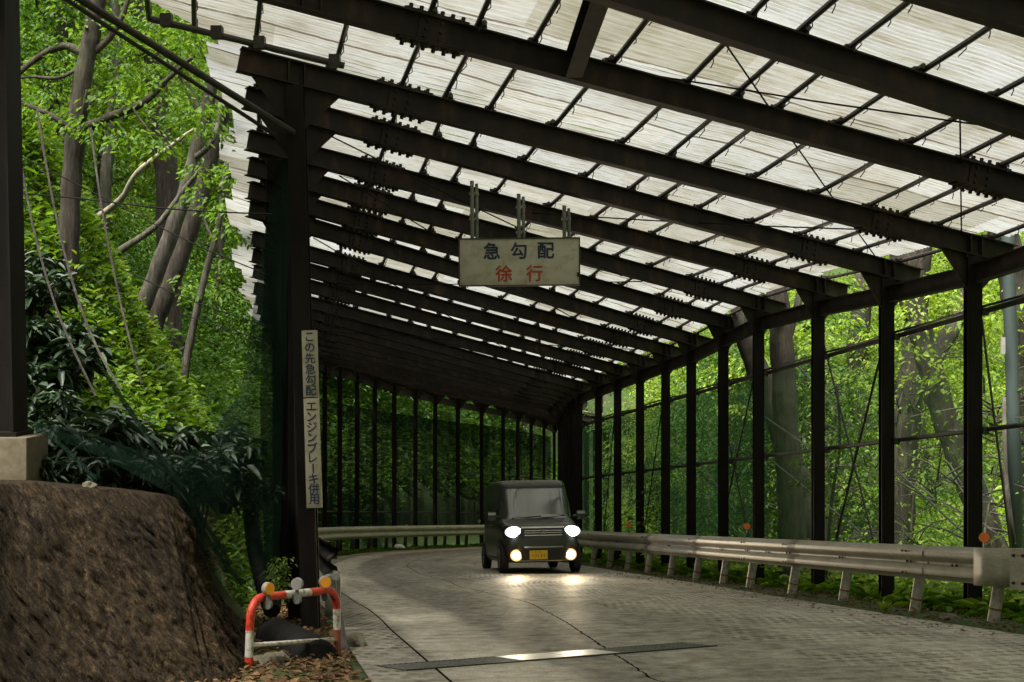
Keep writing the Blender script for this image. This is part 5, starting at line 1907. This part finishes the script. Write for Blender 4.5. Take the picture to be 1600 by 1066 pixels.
# right side
picked('woodland_tree', 'upright ridged trunk seen between the fifth and third nearest right posts', [
    ([(1238, 880, 21.5), (1236, 800, 21.5), (1230, 700, 21.5), (1224, 580, 21.5), (1216, 480, 21.5), (1206, 380, 21.5), (1196, 260, 21.5)], 0.20, 0.15),
    ([(1222, 560, 21.5), (1245, 480, 21.8), (1262, 400, 22)], 0.07, 0.04)], M['bark_brown'], M['leaf_yellow'], cloud(18, 1150, 1330, 440, 600, 22.5, 26, 12), 34, 0.13, 0.45, at(1238, 880, 21.5))
picked('woodland_tree', 'dark trunk leaning left behind the upright ridged trunk', [
    ([(1282, 870, 22.6), (1258, 780, 22.6), (1226, 690, 22.6), (1196, 610, 22.6), (1168, 530, 22.6), (1152, 430, 22.6), (1148, 330, 22.6)], 0.20, 0.16)], M['bark_dark'], M['leaf_yellow'], cloud(16, 1040, 1220, 520, 640, 26, 29, 13), 34, 0.13, 0.45, at(1282, 870, 22.6))
picked('woodland_tree', 'straight dark trunk between the two nearest right posts', [
    ([(1404, 860, 23), (1410, 760, 23), (1418, 650, 23), (1428, 550, 23), (1432, 460, 23), (1440, 360, 23)], 0.215, 0.18),
    ([(1424, 610, 23), (1452, 570, 23.3), (1484, 520, 23.6), (1512, 460, 24), (1530, 380, 24)], 0.16, 0.12)], M['bark_brown'], M['leaf_yellow'], cloud(16, 1330, 1520, 430, 640, 22, 27, 14), 34, 0.13, 0.45, at(1404, 860, 23))
picked('woodland_tree', 'ridged trunk leaning left in front of the straight dark trunk', [
    ([(1560, 880, 20.5), (1528, 790, 20.5), (1500, 715, 20.5), (1472, 640, 20.5), (1450, 560, 20.5), (1430, 490, 20.5), (1412, 420, 20.5), (1398, 340, 20.5)], 0.19, 0.16)], M['bark_brown'], M['leaf_yellow'], cloud(16, 1380, 1560, 430, 600, 19.5, 21, 15), 26, 0.12, 0.35, at(1560, 880, 20.5))
picked('woodland_tree', 'big dark trunk at the right border behind the blue grey pole', [
    ([(1622, 900, 19), (1616, 740, 19), (1606, 600, 19), (1592, 480, 19), (1574, 390, 19), (1552, 300, 19)], 0.22, 0.19)], M['bark_dark'], M['leaf_yellow'], cloud(12, 1550, 1640, 380, 560, 18.5, 21, 16), 30, 0.13, 0.4, at(1622, 900, 19))
picked('woodland_tree', 'short thick dim trunk far behind the crossed bracing rods', [
    ([(1325, 860, 30), (1340, 760, 30), (1348, 660, 30), (1340, 560, 30), (1352, 430, 30)], 0.33, 0.2),
    ([(1346, 680, 30), (1385, 640, 30), (1420, 560, 30)], 0.16, 0.10)], M['bark_dark'], M['leaf_yellow'], cloud(20, 1260, 1440, 420, 640, 28, 32, 17), 40, 0.14, 0.6, at(1322, 880, 30))
picked('woodland_tree', 'slender twin stems just behind the second pair of bracing rods', [
    ([(1290, 900, 19.5), (1300, 780, 19.5), (1312, 690, 19.5), (1308, 600, 19.5)], 0.03, 0.015), ([(1300, 880, 19.5), (1330, 740, 19.5), (1350, 640, 19.5)], 0.022, 0.01)], M['bark_dark'], M['leaf_spring'], cloud(14, 1260, 1370, 560, 760, 19, 20.5, 18), 24, 0.11, 0.3, at(1292, 905, 19.5))

# ------------------------------------------------------------ shrubs with broad dark leaves
def shrub_mesh(seed, R_, Hh, n_stem, L, asp):
    g = random.Random(seed)
    mb = MB(); cs = []
    for i in range(n_stem):
        an = g.uniform(0, 6.28); rr = R_ * math.sqrt(g.random())
        e = Vector((rr * math.cos(an), rr * math.sin(an), Hh * g.uniform(0.45, 1.0)))
        mb.tube([Vector((e.x * 0.2, e.y * 0.2, -0.1)), e * 0.55 + Vector((0, 0, 0.05)), e], [0.014, 0.010, 0.006], 5)
        cs += [e, e * 0.8 + Vector((0, 0, 0.05)), e * 0.6 + Vector((g.uniform(-.1, .1), g.uniform(-.1, .1), 0))]
    C = np.repeat(np.array([tuple(c) for c in cs]), 8, 0)
    n = len(C)
    th = rng.uniform(0, 6.28, n)
    ax = np.stack([np.cos(th), np.sin(th), rng.normal(0.1, 0.45, n)], 1)
    Ls = L * rng.uniform(0.65, 1.25, n)
    v, q = leaf_arrays(C + rng.normal(0, 0.03, (n, 3)), Ls, Ls * asp, ax, None, 0.8, 0.06, 0.35)
    a = mb.build('t', M['bark_dark']); b = leaf_obj('t2', [(v, q)], M['leaf_dark'])
    r_ = (a.data, b.data)
    bpy.data.objects.remove(a); bpy.data.objects.remove(b)
    return r_


SH = [shrub_mesh(1, 0.42, 0.42, 15, 0.17, 0.32), shrub_mesh(2, 0.48, 0.36, 16, 0.20, 0.26), shrub_mesh(3, 0.33, 0.5, 13, 0.16, 0.35)]
for i, (px, py, Y) in enumerate([(50, 470, 12.5), (62, 540, 12.2), (45, 600, 11.6), (95, 590, 12.0), (125, 675, 12.0), (180, 700, 12.3), (235, 725, 12.6), (290, 738, 12.8), (80, 660, 11.2), (150, 710, 11.4), (210, 735, 11.6), (335, 720, 13.3), (60, 725, 10.6), (100, 735, 10.3), (350, 760, 12.9), (270, 760, 11.8), (385, 770, 13.2), (310, 790, 12.2), (40, 430, 13.0), (30, 520, 12)]):
    p = at(px, py + 25, Y)
    e = empty('broadleaf_shrub', tuple(p), (0, 0, i * 1.7), 'dark glossy broad leaved shrub on the bank above the stone wall', 'shrub', 'dark shrubs on the bank')
    e.location.z = max(p.z, tz(p.x, p.y) - 0.05)
    e.scale = (0.85 + 0.22 * math.sin(i * 2.3),) * 3
    for me_, nm in zip(SH[i % 3], ('stem', 'foliage')):
        o = bpy.data.objects.new(nm, me_); COL.objects.link(o); o.parent = e
# bright little shrub behind the hoop
e = empty('small_shrub', tuple(at(438, 905, 12.4)), (0, 0, 0), 'small bright green shrub behind the left half of the hoop barrier', 'shrub')
cs = np.array([tuple(at(px, py, Y) - at(438, 905, 12.4)) for px, py, Y in cloud(26, 424, 452, 872, 930, 12.2, 12.5, 31)])
leaf_obj('foliage', [sprays(cs, 14, 0.06, 0.02, 0.035)], M['leaf_fern'], e)
mb = MB()
for c in cs[::3]:
    mb.tube([Vector((0, 0, -0.25)), Vector(c) * 0.6, Vector(c)], 0.004, 4)
mb.build('stem', M['bark_dark'], e)

# ------------------------------------------------------------ undergrowth (stuff)
def ground_pts(n, xr, yr, ok, seed, bias=None):
    g = np.random.default_rng(seed)
    out = []
    tot = 0
    while tot < n:
        x = g.uniform(*xr, n * 3); y = yr[0] + (yr[1] - yr[0]) * g.uniform(0, 1, n * 3) ** (bias or 1.0)
        m = ok(x, y)
        p = np.stack([x[m], y[m]], 1)
        out.append(p); tot += len(p)
        if len(out) > 40: break
    p = np.concatenate(out)[:n]
    z = terrain(p[:, 0], p[:, 1])
    return np.column_stack([p, z])


def tufts(P_, blades, L, W, rise, leafm, name, label, spread=0.10, droop=0.5, sizevar=0.5):
    n = len(P_) * blades
    C = np.repeat(P_, blades, 0) + np.column_stack([rng.normal(0, spread, n), rng.normal(0, spread, n), np.zeros(n)])
    h = np.abs(rng.normal(0, rise, n))
    C[:, 2] += h
    th = rng.uniform(0, 6.28, n)
    ax = np.stack([np.cos(th), np.sin(th), rng.uniform(-0.1, 1.3, n)], 1)
    sc = np.repeat(rng.uniform(1 - sizevar, 1 + sizevar, len(P_)), blades)
    Ls = L * sc * rng.uniform(0.6, 1.3, n)
    o = leaf_obj(name, [leaf_arrays(C, Ls, W * sc, ax, None, 1.0, 0.05, droop)], leafm)
    return tag(o, label, None, None, 'stuff')


def mkok(side_, lo_d, hi_d, k0, k1):
    def ok(x, y):
        kk = x / y
        m = (kk > k0) & (kk < k1)
        d = dist_poly(x, y, wallL) if side_ == 'L' else -dist_poly(x, y, wallR)
        off = np.interp(y, [3, 6, 8, 10, 11.5], [3.2, 2.3, 1.75, 0.95, 0.55]) if side_ == 'L' else 0
        return m & (d - off > lo_d) & (d < hi_d)
    return ok


PL = ground_pts(7500, (-30, 2), (13.0, 62), mkok('L', 0.75, 26, -0.40, -0.02), 3, 1.5)
tufts(PL, 15, 0.105, 0.050, 0.20, M['leaf_spring'], 'hillside_undergrowth', 'leafy undergrowth covering the hillside')
PF = ground_pts(9000, (-14, -2), (13.4, 34), mkok('L', 0.8, 9, -0.40, -0.10), 4, 1.2)
tufts(PF, 14, 0.12, 0.034, 0.13, M['leaf_fern'], 'fern_cover', 'bright green ferns and weeds on the bank', 0.10, 0.3)
PS = ground_pts(3400, (-12, -1), (13.8, 42), mkok('L', 0.02, 2.2, -0.40, -0.08), 14, 1.0)
tufts(PS, 14, 0.12, 0.036, 0.13, M['leaf_fern'], 'bank_ferns', 'bright ferns on the steep cut bank beside the shelter', 0.09, 0.3)
PM = ground_pts(7000, (-18, -1), (27, 62), mkok('L', 0.05, 14, -0.40, -0.08), 15, 1.0)
tufts(PM, 12, 0.17, 0.075, 0.25, M['leaf_mid'], 'upper_undergrowth', 'leafy undergrowth farther along the hillside', 0.16, 0.35)
PB = ground_pts(1500, (-9, 6), (36, 70), mkok('L', 0.4, 14, -0.16, 0.12), 5, 1.0)
tufts(PB, 12, 0.26, 0.12, 0.35, M['leaf_mid'], 'bend_undergrowth', 'shaded undergrowth behind the far wall')
PR = ground_pts(9000, (2, 32), (12.5, 60), mkok('R', 0.15, 24, 0.02, 0.44), 6, 1.6)
tufts(PR, 12, 0.12, 0.060, 0.22, M['leaf_yellow'], 'woodland_undergrowth', 'pale green undergrowth beyond the right wall')
PG = ground_pts(3200, (1.5, 8), (12.0, 34), mkok('R', 0.0, 2.2, 0.03, 0.44), 8, 1.2)
tufts(PG, 14, 0.26, 0.014, 0.02, M['leaf_verge_lit'], 'verge_grass', 'long bright grass along the foot of the right wall', 0.07, 0.45)
PW = ground_pts(260, (1.5, 8), (12.0, 30), mkok('R', 0.0, 1.4, 0.03, 0.44), 9, 1.2)
tufts(PW, 12, 0.09, 0.065, 0.06, M['leaf_verge_lit'], 'verge_weeds', 'low broad leaved weeds along the foot of the right wall', 0.10, 0.3)

# far woodland foliage: one mass
def wood(n, xr, yr, hmax, ok, seed, L, leafm, name, label):
    g = np.random.default_rng(seed)
    x = g.uniform(*xr, n * 6); y = g.uniform(*yr, n * 6)
    m = ok(x, y); x, y = x[m], y[m]
    h = g.uniform(0.3, hmax, len(x))
    z = terrain(x, y) + h
    cl_ = vnoise(x * 0.9 + z * 0.4, y * 0.9 - z * 0.5, 1.1) + 0.8 * np.sin(z * 1.4 + x * 0.8) + g.normal(0, 0.35, len(x))
    m = cl_ > 0.1
    P_ = np.column_stack([x, y, z])[m][:n // 26]
    o = leaf_obj(name, [sprays(P_, 26, 0.75, 0.10, L)], leafm)
    return tag(o, label, None, None, 'stuff')


wood(90000, (4, 44), (34, 74), 5.5, mkok('R', 8, 60, 0.02, 0.46), 51, 0.14, M['leaf_yellow'], 'far_woodland', 'pale green far woodland beyond the right wall')
wood(26000, (4, 30), (24, 48), 2.6, mkok('R', 2.6, 40, 0.02, 0.46), 52, 0.11, M['leaf_spring'], 'woodland_thicket', 'green thicket beyond the right wall')
wood(90000, (-40, 0), (26, 74), 7.0, mkok('L', 5, 60, -0.46, 0.02), 53, 0.14, M['leaf_spring'], 'far_hillside_foliage', 'green foliage high on the hillside')
wood(30000, (-22, 0), (20, 46), 3.0, mkok('L', 3.5, 30, -0.42, -0.10), 54, 0.10, M['leaf_mid'], 'hillside_thicket', 'green thicket on the hillside')
wood(44000, (-14, 18), (48, 84), 8.0, mkok('L', 2.5, 40, -0.16, 0.22), 55, 0.16, M['leaf_mid'], 'far_bend_foliage', 'dark foliage behind the far wall')

# leaf litter
def litter(n, xr, yr, ok, seed, name, label, L=0.05):
    P_ = ground_pts(n, xr, yr, ok, seed)
    n = len(P_)
    P_[:, 2] += rng.uniform(0.004, 0.03, n)
    th = rng.uniform(0, 6.28, n)
    ax = np.stack([np.cos(th), np.sin(th), rng.normal(0.0, 0.25, n)], 1)
    Ls = L * rng.uniform(0.5, 1.5, n)
    o = leaf_obj(name, [leaf_arrays(P_, Ls, Ls * 0.55, ax, None, 0.7, 0.15, -0.05)], M['leaf_dry'])
    return tag(o, label, None, None, 'stuff')


def ok_leftverge(x, y):
    e = -dist_poly(x, y, LEn)
    d = dist_poly(x, y, wallL)
    return (e < -0.05) & (d < 0.9) & (x < 0)
def ok_rightverge(x, y):
    e = dist_poly(x, y, REn)
    d = -dist_poly(x, y, wallR)
    return (e < 0.03) & (d < 0.5) & (x > 0)
litter(5200, (-3.4, -0.8), (8.0, 16), ok_leftverge, 61, 'leaf_litter', 'dry brown leaves on the ground by the hoop barrier')
litter(4200, (1.0, 6.5), (9.5, 30), ok_rightverge, 62, 'leaf_debris', 'brown leaves and soil crumbs on the right verge', 0.04)
def ok_farverge(x, y):
    d = -dist_poly(x, y, wallL)
    return (d > 0.05) & (d < 0.85)
PV = ground_pts(700, (-7, 2), (30, 58), ok_farverge, 63)
tufts(PV, 10, 0.13, 0.014, 0.01, M['leaf_fern'], 'far_verge_grass', 'thin grass along the foot of the far wall', 0.08, 0.4)

def ok_onroad(x, y):
    e = dist_poly(x, y, REn)
    return (e > 0.0) & (e < 0.55) & (x > 0)
g_ = np.random.default_rng(77)
xx = g_.uniform(1.0, 6.0, 40000); yy = g_.uniform(9, 26, 40000)
mk = ok_onroad(xx, yy); xx, yy = xx[mk][:420], yy[mk][:420]
th = g_.uniform(0, 6.28, len(xx))
Pq = np.column_stack([xx, yy, -H - G * yy + 0.008])
Lq = 0.035 * g_.uniform(0.5, 1.5, len(xx))
tag(leaf_obj('road_debris', [leaf_arrays(Pq, Lq, Lq * 0.55, np.column_stack([np.cos(th), np.sin(th), -G * np.sin(th) + 0.05]), None, 0.3, 0.15, -0.05)], M['leaf_dry']), 'fallen leaves and grit on the right edge of the road', None, None, 'stuff')

# ------------------------------------------------------------ pole, wires and small things
pp = at(1590, 870, 17.2)
e = empty('utility_pole', tuple(pp), (0, 0, 0), 'blue grey steel pole standing at the right border outside the shelter', 'pole')
MB().tube([Vector((0, 0, -0.5)), at(1583, 640, 17.2) - pp, at(1575, 400, 17.2) - pp, at(1570, 200, 17.2) - pp], [0.084, 0.080, 0.076, 0.070], 18).build('pole_shaft', M['polepaint'], e, True)
MB().box(at(1567, 540, 17.05) - pp, (0.05, 0.03, 0.20)).build('number_tag', M['greyplastic'], e)
MB().tube([at(1568, 620, 17.0) - pp, at(1571, 740, 17.0) - pp, at(1577, 800, 16.9) - pp, at(1586, 850, 16.9) - pp], [0.02, 0.03, 0.035, 0.02], 7).build('vine', M['bark_grey'], e, True)

for i, (pts, r, lab) in enumerate([
    ([(-40, 296, 13), (120, 310, 12.8), (270, 327, 12.6), (425, 335, 12.5)], 0.007, 'nearly level black wire crossing in front of the hillside'),
    ([(20, 238, 13.5), (180, 318, 13.4), (300, 380, 13.0), (425, 432, 12.7)], 0.006, 'black wire slanting down across the hillside to the shelter post'),
    ([(190, 420, 14), (300, 470, 13.6), (425, 512, 13)], 0.006, 'lower thin wire slanting across the grass bank'),
    ([(280, 490, 14), (350, 512, 13.6), (425, 536, 13)], 0.005, 'lowest thin wire across the grass bank near the torn net')]):
    o = MB().tube([at(*q) for q in catmull([Vector(p) for p in pts], 5)], r, 5).build('slope_wire', M['cable'])
    tag(o, lab, 'wire')
for i, (pts, r, lab) in enumerate([
    ([(22, 170, 12.5), (34, 260, 12.3), (58, 380, 12), (95, 500, 11.6), (150, 620, 11)], 0.010, 'dark creeper hanging beside the thick front column'),
    ([(58, 170, 13), (80, 300, 12.6), (110, 430, 12.2), (150, 540, 11.8), (190, 610, 11.4)], 0.011, 'dark creeper hanging in front of the forked brown tree'),
    ([(142, 200, 13), (160, 330, 12.6), (190, 480, 12.3), (222, 600, 12)], 0.010, 'dark creeper hanging right of the forked brown tree')]):
    o = MB().tube([at(*q) for q in catmull([Vector(p) for p in pts], 6)], r, 6).build('creeper', M['bark_dark'])
    tag(o, lab, 'creeper')

lb = rock('litter_bag', at(624, 858, 43.0) + Vector((0, 0, 0.06)), (0.16, 0.10, 0.08), 'crumpled white litter on the far verge left of the van', 6.2, 'litterbag', 'litter')
wd = empty('weed', tuple(at(1382, 958, 14.6)), (0, 0, 0), 'single yellow green leafy weed at the right road edge', 'plant')
C = np.zeros((9, 3)); th = np.linspace(0, 6, 9)
leaf_obj('leaves', [leaf_arrays(C, 0.16, 0.06, np.stack([0.5 * np.cos(th), 0.5 * np.sin(th), np.full(9, 0.9)], 1), None, 0.6, 0.05, 0.15)], M['leaf_yellow'], wd)
ms = tufts(np.column_stack([rng.uniform(-3.75, -3.25, 160), rng.uniform(9.55, 9.72, 160), np.full(160, -1.28)]) + np.column_stack([np.zeros(160), np.zeros(160), rng.uniform(-0.02, 0.03, 160)]), 10, 0.035, 0.012, 0.015, M['leaf_fern'], 'moss', 'bright moss at the foot of the concrete pedestal', 0.02, 0.3)

bpy.context.view_layer.update()
